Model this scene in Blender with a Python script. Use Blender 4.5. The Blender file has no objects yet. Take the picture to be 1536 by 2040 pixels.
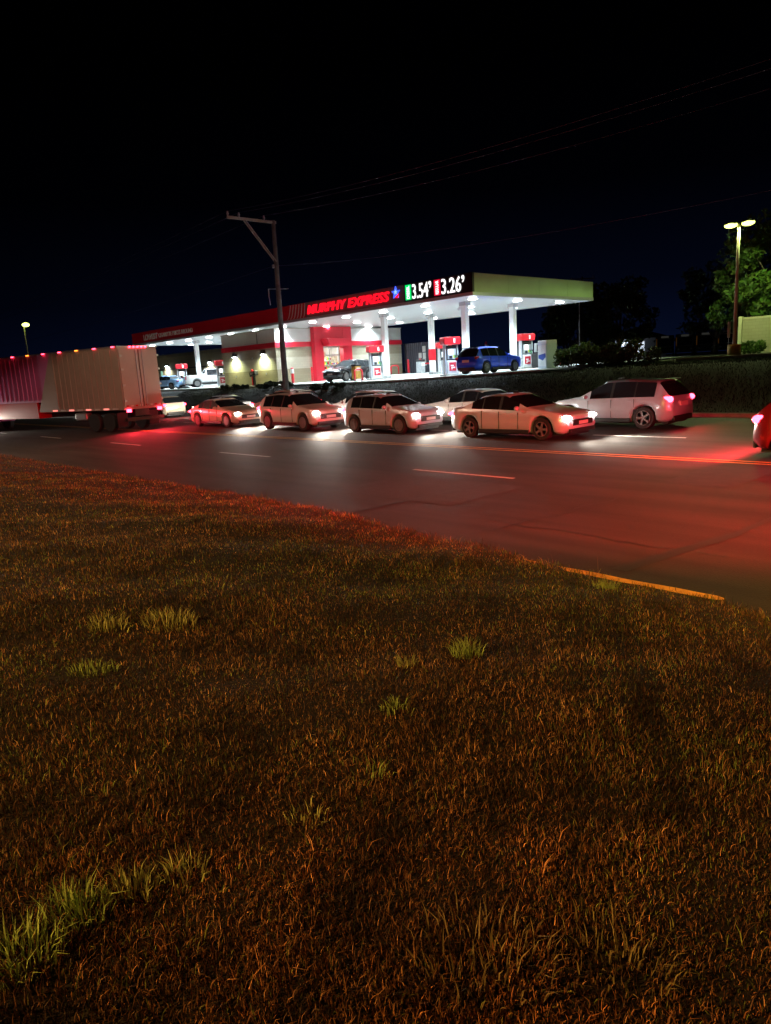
import bpy, bmesh, math, random
import numpy as np
from mathutils import Vector, Matrix, Euler
random.seed(7); RNG = np.random.default_rng(11)
SC = bpy.context.scene
COL = SC.collection
R = math.radians

# ------------------------------------------------------------------ terrain
def sstep(a, b, x):
    t = min(1.0, max(0.0, (x - a) / (b - a)))
    return t * t * (3 - 2 * t)

def edge_y(x):                       # where the mown verge meets the road
    e = 7.50 if x < -10 else 7.50 - 0.118 * (x + 10)
    return max(5.6, e) + 0.05 * math.sin(x * 1.9) + 0.04 * math.sin(x * 4.3 + 1) + 0.03 * math.sin(x * 9.1)

def verge_z(x, y):
    d = max(0.0, edge_y(x) - y)
    z = 0.04 + 0.115 * min(d, 6.6) - 0.02 * max(0, d - 6.6) * 0.2
    z += 0.035 * math.sin(x * 0.9 + y * 0.7) * min(1, d) + 0.02 * math.sin(x * 2.3 - y * 1.7) * min(1, d)
    return z

def lot_z(x, y):
    return 1.70 + 0.018 * min(16, max(0, y - 33.7)) + 0.25 * sstep(-38, -20, x)

CURB_Y = 27.0
LOT_Y = 33.7

def bank_z(x, y):
    if y <= CURB_Y + 0.25: return 0.14
    top = lot_z(x, LOT_Y) - 0.16
    if x > -21: top = lot_z(x, LOT_Y) - 0.04
    z = 0.14 + (top - 0.14) * sstep(CURB_Y + 0.3, LOT_Y - 0.6, y)
    z += 0.07 * math.sin(x * 0.8 + y) * sstep(27.5, 29, y) * (1 - sstep(32.0, 33.5, y))
    return z

# ------------------------------------------------------------------ materials
MATS = {}
def mat(name, col, rough=0.6, metal=0.0, emit=None, estr=0.0, var=0.0, vscale=6.0, bump=0.0, bscale=40.0, coat=0.0, spec=None, trans=0.0, alpha=1.0):
    if name in MATS: return MATS[name]
    m = bpy.data.materials.new(name); m.use_nodes = True
    nt = m.node_tree; p = nt.nodes['Principled BSDF']
    p.inputs['Base Color'].default_value = (*col, 1); p.inputs['Roughness'].default_value = rough
    p.inputs['Metallic'].default_value = metal
    if coat: p.inputs['Coat Weight'].default_value = coat; p.inputs['Coat Roughness'].default_value = 0.05
    if spec is not None: p.inputs['Specular IOR Level'].default_value = spec
    if trans: p.inputs['Transmission Weight'].default_value = trans
    if emit: p.inputs['Emission Color'].default_value = (*emit, 1); p.inputs['Emission Strength'].default_value = estr
    if var or bump:
        tc = nt.nodes.new('ShaderNodeTexCoord')
        if var:
            n = nt.nodes.new('ShaderNodeTexNoise'); n.inputs['Scale'].default_value = vscale; n.inputs['Detail'].default_value = 6
            n.inputs['Roughness'].default_value = 0.65
            nt.links.new(tc.outputs['Object'], n.inputs['Vector'])
            r = nt.nodes.new('ShaderNodeValToRGB')
            r.color_ramp.elements[0].position = 0.3; r.color_ramp.elements[1].position = 0.7
            r.color_ramp.elements[0].color = (*[max(0, c * (1 - var)) for c in col], 1)
            r.color_ramp.elements[1].color = (*[min(1, c * (1 + var)) for c in col], 1)
            nt.links.new(n.outputs['Fac'], r.inputs['Fac']); nt.links.new(r.outputs['Color'], p.inputs['Base Color'])
        if bump:
            n2 = nt.nodes.new('ShaderNodeTexNoise'); n2.inputs['Scale'].default_value = bscale; n2.inputs['Detail'].default_value = 4
            nt.links.new(tc.outputs['Object'], n2.inputs['Vector'])
            b = nt.nodes.new('ShaderNodeBump'); b.inputs['Strength'].default_value = bump; b.inputs['Distance'].default_value = 0.02
            nt.links.new(n2.outputs['Fac'], b.inputs['Height']); nt.links.new(b.outputs['Normal'], p.inputs['Normal'])
    MATS[name] = m
    return m

def attr_mat(name, attr='tint', rough=0.7, sub=0.0, mul=1.0, translucent=0.25):
    m = bpy.data.materials.new(name); m.use_nodes = True
    nt = m.node_tree; p = nt.nodes['Principled BSDF']
    a = nt.nodes.new('ShaderNodeAttribute'); a.attribute_name = attr
    nt.links.new(a.outputs['Color'], p.inputs['Base Color'])
    p.inputs['Roughness'].default_value = rough
    p.inputs['Specular IOR Level'].default_value = 0.25
    if translucent:
        t = nt.nodes.new('ShaderNodeBsdfTranslucent'); nt.links.new(a.outputs['Color'], t.inputs['Color'])
        mx = nt.nodes.new('ShaderNodeMixShader'); mx.inputs[0].default_value = translucent
        out = nt.nodes['Material Output']
        nt.links.new(p.outputs[0], mx.inputs[1]); nt.links.new(t.outputs[0], mx.inputs[2]); nt.links.new(mx.outputs[0], out.inputs['Surface'])
    MATS[name] = m
    return m

# ------------------------------------------------------------------ mesh builder
class MB:
    def __init__(s): s.v = []; s.f = []
    def add(s, vs, fs):
        o = len(s.v); s.v += [tuple(v) for v in vs]; s.f += [tuple(i + o for i in f) for f in fs]; return s
    def box(s, c, d, rz=0.0, rot=None):
        hx, hy, hz = d[0] / 2, d[1] / 2, d[2] / 2
        P = [(-hx, -hy, -hz), (hx, -hy, -hz), (hx, hy, -hz), (-hx, hy, -hz), (-hx, -hy, hz), (hx, -hy, hz), (hx, hy, hz), (-hx, hy, hz)]
        M = Euler(rot).to_matrix() if rot else Matrix.Rotation(rz, 3, 'Z')
        P = [M @ Vector(p) + Vector(c) for p in P]
        return s.add(P, [(0, 3, 2, 1), (4, 5, 6, 7), (0, 1, 5, 4), (1, 2, 6, 5), (2, 3, 7, 6), (3, 0, 4, 7)])
    def bb(s, x0, x1, y0, y1, z0, z1): return s.box(((x0 + x1) / 2, (y0 + y1) / 2, (z0 + z1) / 2), (abs(x1 - x0), abs(y1 - y0), abs(z1 - z0)))
    def tube(s, pts, r, n=8, caps=True):
        pts = [Vector(p) for p in pts]; rs = r if isinstance(r, (list, tuple)) else [r] * len(pts)
        vs = []; prev = None
        for i, p in enumerate(pts):
            t = (pts[min(i + 1, len(pts) - 1)] - pts[max(i - 1, 0)]).normalized()
            if prev is None:
                a = t.orthogonal().normalized()
            else:
                a = (prev - t * prev.dot(t))
                a = a.normalized() if a.length > 1e-6 else t.orthogonal().normalized()
            prev = a; b = t.cross(a)
            for k in range(n):
                th = 2 * math.pi * k / n
                vs.append(p + (a * math.cos(th) + b * math.sin(th)) * rs[i])
        fs = []
        for i in range(len(pts) - 1):
            for k in range(n):
                k2 = (k + 1) % n
                fs.append((i * n + k, i * n + k2, (i + 1) * n + k2, (i + 1) * n + k))
        if caps:
            fs.append(tuple(reversed(range(n)))); fs.append(tuple((len(pts) - 1) * n + k for k in range(n)))
        return s.add(vs, fs)
    def ell(s, c, r, n=14, m=8, rz=0.0):
        vs = []; fs = []; M = Matrix.Rotation(rz, 3, 'Z')
        for j in range(m + 1):
            ph = -math.pi / 2 + math.pi * j / m
            for i in range(n):
                th = 2 * math.pi * i / n
                vs.append(Vector(c) + M @ Vector((r[0] * math.cos(ph) * math.cos(th), r[1] * math.cos(ph) * math.sin(th), r[2] * math.sin(ph))))
        for j in range(m):
            for i in range(n):
                i2 = (i + 1) % n
                fs.append((j * n + i, j * n + i2, (j + 1) * n + i2, (j + 1) * n + i))
        return s.add(vs, fs)
    def prism(s, poly, d, axis='y', at=0.0):
        # poly in the plane perpendicular to axis, extruded by d starting at 'at'
        n = len(poly)
        def P(a, b, c):
            return {'y': (a, c, b), 'x': (c, a, b), 'z': (a, b, c)}[axis]
        vs = [P(a, b, at) for a, b in poly] + [P(a, b, at + d) for a, b in poly]
        fs = [tuple(range(n)), tuple(reversed(range(n, 2 * n)))] + [((i + 1) % n, i, i + n, (i + 1) % n + n) for i in range(n)]
        return s.add(vs, fs)
    def build(s, name, m, parent=None, world=False, smooth=False, bevel=0.0, seg=2):
        me = bpy.data.meshes.new(name)
        off = Vector((0, 0, 0))
        if parent is not None and world:
            q = parent
            while q is not None: off += q.location; q = q.parent
        me.from_pydata([Vector(v) - off for v in s.v], [], s.f); me.update()
        bm = bmesh.new(); bm.from_mesh(me); bmesh.ops.recalc_face_normals(bm, faces=bm.faces); bm.to_mesh(me); bm.free()
        if smooth:
            me.polygons.foreach_set('use_smooth', [True] * len(me.polygons))
        o = bpy.data.objects.new(name, me); COL.objects.link(o)
        if m: me.materials.append(m)
        if parent is not None: o.parent = parent
        if bevel:
            b = o.modifiers.new('bevel', 'BEVEL'); b.width = bevel; b.segments = seg; b.limit_method = 'ANGLE'
        return o

def empty(name, loc, rz=0.0):
    o = bpy.data.objects.new(name, None); o.location = loc; o.rotation_euler = (0, 0, rz); COL.objects.link(o); return o
def tag(o, label=None, cat=None, group=None, kind=None):
    if label: o['label'] = label
    if cat: o['category'] = cat
    if group: o['group'] = group
    if kind: o['kind'] = kind
    return o
def kids(o): return [c for c in list(COL.objects) if c.parent == o]
def copy_tree(o, parent=None):
    c = o.copy(); COL.objects.link(c)
    if parent is not None: c.parent = parent
    for ch in kids(o): copy_tree(ch, c)
    return c
def lamp(name, kind, loc, energy, col, parent=None, size=0.3, rot=None, spot=None, blend=0.6, world=False, radius=0.08):
    l = bpy.data.lights.new(name, kind); l.energy = energy; l.color = col
    if kind == 'AREA': l.shape = 'DISK'; l.size = size
    elif kind in ('POINT', 'SPOT'): l.shadow_soft_size = radius
    if kind == 'SPOT': l.spot_size = R(spot or 90); l.spot_blend = blend
    o = bpy.data.objects.new(name, l); COL.objects.link(o)
    off = Vector((0, 0, 0))
    if parent is not None:
        o.parent = parent
        if world:
            q = parent
            while q is not None: off += q.location; q = q.parent
    o.location = Vector(loc) - off
    if rot: o.rotation_euler = rot
    return o
def aim(o, d): o.rotation_euler = Vector(d).to_track_quat('-Z', 'Y').to_euler()

def text_mesh(name, s, size, m, parent, origin, xdir, zdir, depth=0.05, xscale=1.0, shear=0.0, offset=0.0, width=None, bevel=0.0):
    """text in the plane xdir/zdir, lower left at origin (world), thickness along -normal; fits to width if given"""
    c = bpy.data.curves.new(name, 'FONT'); c.body = s; c.size = size; c.extrude = depth / 2; c.shear = shear; c.offset = offset; c.resolution_u = 3
    t = bpy.data.objects.new('t', c); COL.objects.link(t)
    dg = bpy.context.evaluated_depsgraph_get()
    me = bpy.data.meshes.new_from_object(t.evaluated_get(dg)); COL.objects.unlink(t); bpy.data.objects.remove(t)
    xs = [v.co.x for v in me.vertices]; ys = [v.co.y for v in me.vertices]
    x0, x1, y0, y1 = min(xs), max(xs), min(ys), max(ys)
    k = xscale if width is None else width / (x1 - x0)
    hk = size / (y1 - y0)
    X = Vector(xdir); Z = Vector(zdir); N = X.cross(Z)
    off = Vector((0, 0, 0)); q = parent
    while q is not None: off += q.location; q = q.parent
    for v in me.vertices:
        p = v.co.copy()
        v.co = Vector(origin) + X * ((p.x - x0) * k) + Z * ((p.y - y0) * hk) + N * p.z - off
    me.name = name
    o = bpy.data.objects.new(name, me); COL.objects.link(o); o.parent = parent
    me.materials.clear(); me.materials.append(m)
    return o

def tinted(name, V, F, tints, m, parent=None, smooth=False):
    """numpy mesh with a per-face-corner-free point colour attribute. V (n,3), F list of (k,m) int arrays"""
    me = bpy.data.meshes.new(name)
    loops = np.concatenate([f.ravel() for f in F]); counts = np.concatenate([np.full(len(f), f.shape[1]) for f in F])
    me.vertices.add(len(V)); me.vertices.foreach_set('co', V.astype(np.float32).ravel())
    me.loops.add(len(loops)); me.loops.foreach_set('vertex_index', loops.astype(np.int32))
    me.polygons.add(len(counts)); st = np.concatenate([[0], np.cumsum(counts)[:-1]])
    me.polygons.foreach_set('loop_start', st.astype(np.int32)); me.polygons.foreach_set('loop_total', counts.astype(np.int32))
    me.update(calc_edges=True)
    a = me.color_attributes.new('tint', 'FLOAT_COLOR', 'POINT')
    c = np.ones((len(V), 4), np.float32); c[:, :3] = tints; a.data.foreach_set('color', c.ravel())
    me.materials.append(m)
    o = bpy.data.objects.new(name, me); COL.objects.link(o)
    if parent: o.parent = parent
    return o

def blades(px, py, pz, h, w, lean, tint, bend=0.5):
    """grass blades: arrays of roots, heights, widths, lean vectors (n,2), tints (n,3)"""
    n = len(px)
    root = np.stack([px, py, pz], 1)
    az = RNG.uniform(0, 2 * np.pi, n)
    side = np.stack([np.cos(az), np.sin(az), np.zeros(n)], 1) * (w / 2)[:, None]
    L = np.stack([lean[:, 0], lean[:, 1], np.zeros(n)], 1) * h[:, None]
    up = np.zeros((n, 3)); up[:, 2] = h
    mid = root + up * 0.55 + L * 0.3
    tip = root + up * (1 - 0.3 * np.minimum(1, np.hypot(lean[:, 0], lean[:, 1])))[:, None] + L
    V = np.empty((n, 5, 3)); V[:, 0] = root - side; V[:, 1] = root + side; V[:, 2] = mid + side * 0.8; V[:, 3] = mid - side * 0.8; V[:, 4] = tip
    i = np.arange(n)[:, None] * 5
    Q = i + np.array([[0, 1, 2, 3]]); T = i + np.array([[3, 2, 4]])
    C = np.repeat(tint, 5, axis=0)
    return V.reshape(-1, 3), [Q, T], C

# ------------------------------------------------------------------ common materials
M_asph = mat('asphalt', (0.055, 0.052, 0.05), 0.75, var=0.35, vscale=1.3, bump=0.35, bscale=60)
M_conc = mat('concrete', (0.36, 0.36, 0.34), 0.8, var=0.18, vscale=1.5, bump=0.2, bscale=30)
M_kerb = mat('kerb_concrete', (0.33, 0.32, 0.29), 0.85, var=0.25, vscale=2.5, bump=0.3, bscale=30)
M_soil = mat('soil', (0.007, 0.005, 0.003), 0.95, var=0.5, vscale=9, bump=0.6, bscale=30)
M_bank = mat('bank_soil', (0.010, 0.008, 0.005), 0.95, var=0.5, vscale=3, bump=0.6, bscale=20)
M_red = mat('red_paint', (0.55, 0.012, 0.03), 0.4, var=0.06, vscale=2)
M_redm = mat('red_metal', (0.5, 0.01, 0.02), 0.35, var=0.05, vscale=2)
M_white = mat('white_paint', (0.78, 0.79, 0.8), 0.45, var=0.05, vscale=2)
M_offw = mat('parapet_metal', (0.62, 0.62, 0.6), 0.45, var=0.06, vscale=1.2)
M_black = mat('black_plastic', (0.012, 0.012, 0.013), 0.5, var=0.2)
M_dark = mat('dark_metal', (0.03, 0.03, 0.032), 0.45, metal=0.3, var=0.2)
M_steel = mat('galvanised_steel', (0.45, 0.46, 0.47), 0.4, metal=0.7, var=0.1)
M_rub = mat('rubber', (0.015, 0.015, 0.016), 0.8, var=0.2, vscale=10)
M_rim = mat('alloy_rim', (0.28, 0.28, 0.29), 0.35, metal=0.6, var=0.05)
M_glass = mat('tinted_glass', (0.012, 0.016, 0.02), 0.06, coat=0.6, var=0.1)
M_yel = mat('yellow_paint', (0.62, 0.42, 0.02), 0.55, var=0.12, vscale=5, bump=0.1)
M_wood = mat('weathered_wood', (0.075, 0.072, 0.075), 0.85, var=0.4, vscale=3, bump=0.6, bscale=14)
M_paint_w = mat('road_paint_white', (0.5, 0.5, 0.48), 0.7, var=0.35, vscale=8)
M_paint_y = mat('road_paint_yellow', (0.6, 0.34, 0.03), 0.7, var=0.3, vscale=8)
M_lens = mat('lit_lens', (0.9, 0.95, 1), 0.3, emit=(0.9, 0.97, 1.0), estr=14)
M_lensy = mat('lit_lamp_lens', (1, 1, 0.8), 0.3, emit=(0.85, 1.0, 0.16), estr=2.4)
M_tail = mat('lit_tail_lens', (0.5, 0.01, 0.02), 0.25, emit=(1.0, 0.03, 0.06), estr=9)
M_tailoff = mat('tail_lens', (0.4, 0.01, 0.02), 0.2, coat=0.5)
M_head = mat('lit_head_lens', (0.95, 0.95, 0.95), 0.25, emit=(1.0, 0.93, 0.82), estr=22)
M_headoff = mat('head_lens', (0.7, 0.72, 0.75), 0.12, coat=0.8)
M_amber = mat('lit_amber_lens', (0.8, 0.3, 0.02), 0.3, emit=(1.0, .20, .02), estr=3)
M_plate = mat('plate', (0.6, 0.6, 0.58), 0.5, var=0.1, vscale=30)

# ------------------------------------------------------------------ setting: ground, road, bank, forecourt
def sheet(name, xs, ys, zf, m, kind='structure', smooth=True):
    V = [(x, y, zf(x, y)) for y in ys for x in xs]; n = len(xs)
    F = [(j * n + i, j * n + i + 1, (j + 1) * n + i + 1, (j + 1) * n + i) for j in range(len(ys) - 1) for i in range(n - 1)]
    mb = MB(); mb.v = V; mb.f = F
    o = mb.build(name, m, smooth=smooth); tag(o, kind=kind); return o
def lin(a, b, s): return list(np.linspace(a, b, max(2, int(abs(b - a) / s) + 1)))

gm = mat('far_ground', (0.035, 0.035, 0.03), 0.95, var=0.4, vscale=0.3)
sheet('ground', [-900, -400, -200, 0, 200, 400, 900], [-500, -100, 0, 200, 500, 1200], lambda x, y: -0.25, gm)

# road
def road_mat():
    m = bpy.data.materials.new('road_asphalt'); m.use_nodes = True; nt = m.node_tree; p = nt.nodes['Principled BSDF']; L = nt.links
    tc = nt.nodes.new('ShaderNodeTexCoord')
    mp = nt.nodes.new('ShaderNodeMapping'); mp.inputs['Scale'].default_value = (0.12, 1.0, 1.0); L.new(tc.outputs['Object'], mp.inputs['Vector'])
    n1 = nt.nodes.new('ShaderNodeTexNoise'); n1.inputs['Scale'].default_value = 1.6; n1.inputs['Detail'].default_value = 5; L.new(mp.outputs[0], n1.inputs['Vector'])
    n2 = nt.nodes.new('ShaderNodeTexNoise'); n2.inputs['Scale'].default_value = 45; n2.inputs['Detail'].default_value = 3; L.new(tc.outputs['Object'], n2.inputs['Vector'])
    r = nt.nodes.new('ShaderNodeValToRGB'); r.color_ramp.elements[0].position = 0.3; r.color_ramp.elements[1].position = 0.75
    r.color_ramp.elements[0].color = (0.024, 0.020, 0.018, 1); r.color_ramp.elements[1].color = (0.056, 0.048, 0.042, 1)
    L.new(n1.outputs['Fac'], r.inputs['Fac'])
    mx = nt.nodes.new('ShaderNodeMixRGB'); mx.blend_type = 'MULTIPLY'; mx.inputs[0].default_value = 0.5
    r2 = nt.nodes.new('ShaderNodeValToRGB'); r2.color_ramp.elements[0].position = 0.35; r2.color_ramp.elements[1].position = 0.65
    r2.color_ramp.elements[0].color = (0.45, 0.45, 0.45, 1); L.new(n2.outputs['Fac'], r2.inputs['Fac'])
    L.new(r.outputs[0], mx.inputs[1]); L.new(r2.outputs[0], mx.inputs[2]); L.new(mx.outputs[0], p.inputs['Base Color'])
    p.inputs['Roughness'].default_value = 0.72; p.inputs['Specular IOR Level'].default_value = 0.22
    b = nt.nodes.new('ShaderNodeBump'); b.inputs['Strength'].default_value = 0.4; b.inputs['Distance'].default_value = 0.015
    L.new(n2.outputs['Fac'], b.inputs['Height']); L.new(b.outputs[0], p.inputs['Normal'])
    return m
sheet('road', lin(-400, 120, 20), [5.0, 12, 20, CURB_Y], lambda x, y: 0.0, road_mat())
mb = MB()
for yl in (12.0, 20.2):
    x = -150.0
    while x < 40:
        mb.add([(x, yl - 0.06, 0.005), (x + 3, yl - 0.06, 0.005), (x + 3, yl + 0.06, 0.005), (x, yl + 0.06, 0.005)], [(0, 1, 2, 3)]); x += 9.2
tag(mb.build('road_markings', M_paint_w), kind='structure')
mb = MB()
for yl in (15.9, 16.2): mb.add([(-300, yl - 0.05, 0.005), (60, yl - 0.05, 0.005), (60, yl + 0.05, 0.005), (-300, yl + 0.05, 0.005)], [(0, 1, 2, 3)])
P_ = [(-8 + i * .27, 6.80 + .012 * math.sin(i * 2.3)) for i in range(20)] + [(-2.72, 6.80), (-2.65, 6.83), (-2.63, 6.87), (-2.66, 6.91), (-2.74, 6.94)] + [(-2.9 - i * .27, 6.935 + .012 * math.sin(i * 1.7)) for i in range(19)]
mb.add([(x, y, .006) for x, y in P_], [tuple(range(len(P_)))])
tag(mb.build('road_edge_line', M_paint_y), kind='structure')
# tar sealed joints
mb = MB()
for (x0, y0, x1, y1, w) in ((-3.95, 7.2, -3.55, 9.6, .10), (-2.1, 7.0, -1.2, 9.8, .09), (-3.55, 9.6, -3.4, 14, .05), (-9.3, 7.4, -9.1, 12, .05)):
    mb.add([(x0 - w, y0, 0.004), (x0 + w, y0, 0.004), (x1 + w * .8, y1, 0.004), (x1 - w * .8, y1, 0.004)], [(0, 1, 2, 3)])
tag(mb.build('road_seams', mat('tar', (0.007, 0.006, 0.006), 0.7)), kind='structure')

mb = MB(); rw_ = random.Random(5)
for (x0, x1, y0, y1) in ((-11.5, -8.2, 9.0, 11.3), (-24, -19.5, 12.6, 15.0), (-6.2, -4.9, 12.8, 15.4), (-39, -31, 9.3, 11.2)):
    mb.add([(x0, y0, .003), (x1, y0 + .05, .003), (x1 + .05, y1, .003), (x0 - .04, y1 - .03, .003)], [(0, 1, 2, 3)])
tag(mb.build('road_patches', mat('patch_asphalt', (.022, .02, .019), .8, var=.3, vscale=4, bump=.4, bscale=50)), kind='structure')
mb = MB()
for (x, y, dx, dy, n_) in ((-6.5, 7.6, .02, .25, 14), (-14.0, 7.9, -.03, .25, 15), (-3.2, 8.4, -.25, .02, 22), (-20, 8.3, .03, .25, 14), (-9, 14.2, -.26, .0, 26), (-2.2, 11.5, -.2, .08, 16)):
    pts = [(x, y)]
    for i in range(n_): pts.append((pts[-1][0] + dx + rw_.uniform(-.09, .09), pts[-1][1] + dy + rw_.uniform(-.09, .09)))
    for (ax, ay), (bx, by) in zip(pts[:-1], pts[1:]):
        w_ = rw_.uniform(.008, .022); d_ = Vector((by - ay, ax - bx, 0)).normalized() * w_
        mb.add([(ax - d_.x, ay - d_.y, .0055), (ax + d_.x, ay + d_.y, .0055), (bx + d_.x, by + d_.y, .0055), (bx - d_.x, by - d_.y, .0055)], [(0, 1, 2, 3)])
tag(mb.build('road_cracks', MATS['tar']), kind='structure')

# verge ground under the mown grass
sheet('verge_ground', lin(-60, -20, 1.0) + lin(-19.7, 8, 0.3), lin(-8, 7.8, 0.3), lambda x, y: verge_z(x, y) if y < edge_y(x) else max(-0.12, 0.04 - 0.6 * (y - edge_y(x))), M_soil)
sheet('verge_ground_far', [-400, -200, -100, -60], [-8, -2, 3, 7.3], lambda x, y: 0.05 + 0.115 * min(6.6, max(0, 7.3 - y)), M_soil)
# far kerb
mb = MB(); mb.prism([(CURB_Y - 0.02, -0.05), (CURB_Y, 0.13), (CURB_Y + 0.04, 0.15), (CURB_Y + 0.2, 0.15), (CURB_Y + 0.2, -0.05)], 520, 'x', -400)
tag(mb.build('kerb', M_kerb), kind='structure')
# embankment
sheet('embankment', lin(-200, -80, 8) + lin(-78, 12, 1.0) + [40, 120], lin(CURB_Y + 0.2, LOT_Y + 0.2, 0.5), bank_z, M_bank)
# forecourt slab with its raised kerb edge
sheet('forecourt', lin(-180, -84, 8) + lin(-80, -22.0, 2.0), lin(LOT_Y, 72, 2.0), lot_z, M_conc)
mb = MB()
xs = lin(-180, -23.0, 1.5)
for a, b in zip(xs[:-1], xs[1:]):
    za, zb = lot_z(a, LOT_Y), lot_z(b, LOT_Y)
    mb.add([(a, LOT_Y - .28, za - .30), (b, LOT_Y - .28, zb - .30), (b, LOT_Y - .22, zb + .02), (a, LOT_Y - .22, za + .02), (b, LOT_Y + .04, zb + .04), (a, LOT_Y + .04, za + .04)],
           [(0, 1, 2, 3), (3, 2, 4, 5)])
tag(mb.build('forecourt_kerb', M_kerb), kind='structure')
# grass ground to the right and behind
sheet('lawn', lin(-22, 60, 2.0), lin(LOT_Y + 0.1, 52, 1.5), lambda x, y: lot_z(x, y) - 0.04 + 0.03 * math.sin(x + y), M_bank)
sheet('back_lot', [-300, -150, -80, -22, 60], [72, 90, 130, 200], lambda x, y: 2.0 + (y - 72) * 0.004, gm)
sheet('side_lot', [-22, 0, 60], [52, 60, 72.1], lambda x, y: 2.13, gm)
mb = MB()      # pale kerb of the drive on top of the bank
for (x0, y0, x1, y1, h) in ((-22.6, 36.3, -17.2, 37.2, .10), (-17.2, 37.2, -9, 38.2, .16), (-9, 38.2, 6, 40, .16)):
    d = Vector((x1 - x0, y1 - y0, 0)); L = d.length; a = math.atan2(d.y, d.x)
    mb.box(((x0 + x1) / 2, (y0 + y1) / 2, lot_z((x0 + x1) / 2, (y0 + y1) / 2) + h / 2 - 0.02), (L - 0.05, 0.5, h + 0.04), a)
tag(mb.build('drive_kerb', M_kerb, bevel=0.02), kind='structure')

# ------------------------------------------------------------------ gas station canopy
CX0, CX1, CY0, CY1, SZ, TZ = -77.0, -28.6, 34.3, 47.9, 6.6, 7.88
cano = empty('filling_station_canopy', ((CX0 + CX1) / 2, 41, 1.9))
tag(cano, 'long flat lit canopy over the fuel pumps with a red and black price fascia', 'canopy')
def soffit_mat():
    m = bpy.data.materials.new('soffit_panels'); m.use_nodes = True; nt = m.node_tree; p = nt.nodes['Principled BSDF']; L = nt.links
    tc = nt.nodes.new('ShaderNodeTexCoord'); sp = nt.nodes.new('ShaderNodeSeparateXYZ'); L.new(tc.outputs['Object'], sp.inputs[0])
    mu = nt.nodes.new('ShaderNodeMath'); mu.operation = 'MULTIPLY'; mu.inputs[1].default_value = 1 / 0.42; L.new(sp.outputs['Y'], mu.inputs[0])
    fr = nt.nodes.new('ShaderNodeMath'); fr.operation = 'FRACT'; L.new(mu.outputs[0], fr.inputs[0])
    r = nt.nodes.new('ShaderNodeValToRGB'); e = r.color_ramp.elements; e[0].position = 0.0; e[0].color = (0.45, 0.46, 0.48, 1); e[1].position = 0.06; e[1].color = (0.8, 0.82, 0.84, 1)
    L.new(fr.outputs[0], r.inputs[0]); L.new(r.outputs[0], p.inputs['Base Color']); p.inputs['Roughness'].default_value = 0.35
    return m
MB().bb(CX0 + .12, CX1 - .12, CY0 + .12, CY1 - .12, SZ, SZ + .12).build('soffit', soffit_mat(), cano, world=True)
MB().bb(CX0 + .12, CX1 - .12, CY0 + .12, CY1 - .12, TZ - .35, TZ - .25).build('roof_deck', mat('roof_membrane', (.2, .2, .2), .9), cano, world=True)
M_fasred = mat('fascia_red', (0.62, 0.016, 0.03), 0.32, var=0.06, vscale=0.6)
M_fasgrey = mat('fascia_grey', (0.16, 0.15, 0.155), 0.4, var=0.06, vscale=0.6)
M_fasblk = mat('fascia_black', (0.012, 0.012, 0.014), 0.3)
M_fascream = mat('fascia_cream_painted_green_light', (0.44, 0.60, 0.34), 0.45, var=0.08, vscale=0.5)  # cream with the lamp's green light mixed into the paint
BX = -45.3
MB().bb(CX0, BX - 0.003, CY0, CY0 + .12, SZ + .16, TZ).build('fascia_panel', M_fasred, cano, world=True)['label'] = 'red fascia panel'
MB().bb(BX, -34.35, CY0, CY0 + .12, SZ + .16, TZ).build('fascia_panel', M_fasgrey, cano, world=True)['label'] = 'grey fascia panel behind the red lettering'
MB().bb(-34.347, CX1 + .12, CY0 - .04, CY0 + .12, SZ + .16, TZ + .02).build('price_sign', M_fasblk, cano, world=True)['label'] = 'black price panel at the corner'
sidef = MB()
ys = np.linspace(CY0 + .13, CY1, 5)
for a, b in zip(ys[:-1], ys[1:]): sidef.bb(CX1, CX1 + .1, a + .008, b - .008, SZ + .16, TZ)
sidef.bb(CX1 - .02, CX1 + .03, CY0 + .13, CY1, SZ + .17, TZ - .02)
sidef.build('side_fascia', M_fascream, cano, world=True)['label'] = 'plain cream fascia on the short side, green lamp light painted in'
MB().bb(CX0, CX1, CY1 - .1, CY1, SZ + .16, TZ).build('back_fascia', M_offw, cano, world=True)
MB().bb(CX0 - .1, CX0, CY0, CY1, SZ + .16, TZ).build('side_fascia', M_fasred, cano, world=True)
tr = MB(); tr.bb(CX0 - .12, CX1 + .14, CY0 - .07, CY0 + .11, SZ - .04, SZ + .157); tr.bb(CX1 - .1, CX1 + .14, CY0 + .11, CY1, SZ - .04, SZ + .157)
tr.bb(CX0 - .12, CX1 - .1, CY1 - .1, CY1 + .04, SZ - .04, SZ + .157); tr.bb(CX0 - .12, CX0 + .1, CY0 + .11, CY1 - .1, SZ - .04, SZ + .157)
tr.build('fascia_trim', mat('trim_metal', (.5, .53, .56), .35, metal=.3, var=.05), cano, world=True)
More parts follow.
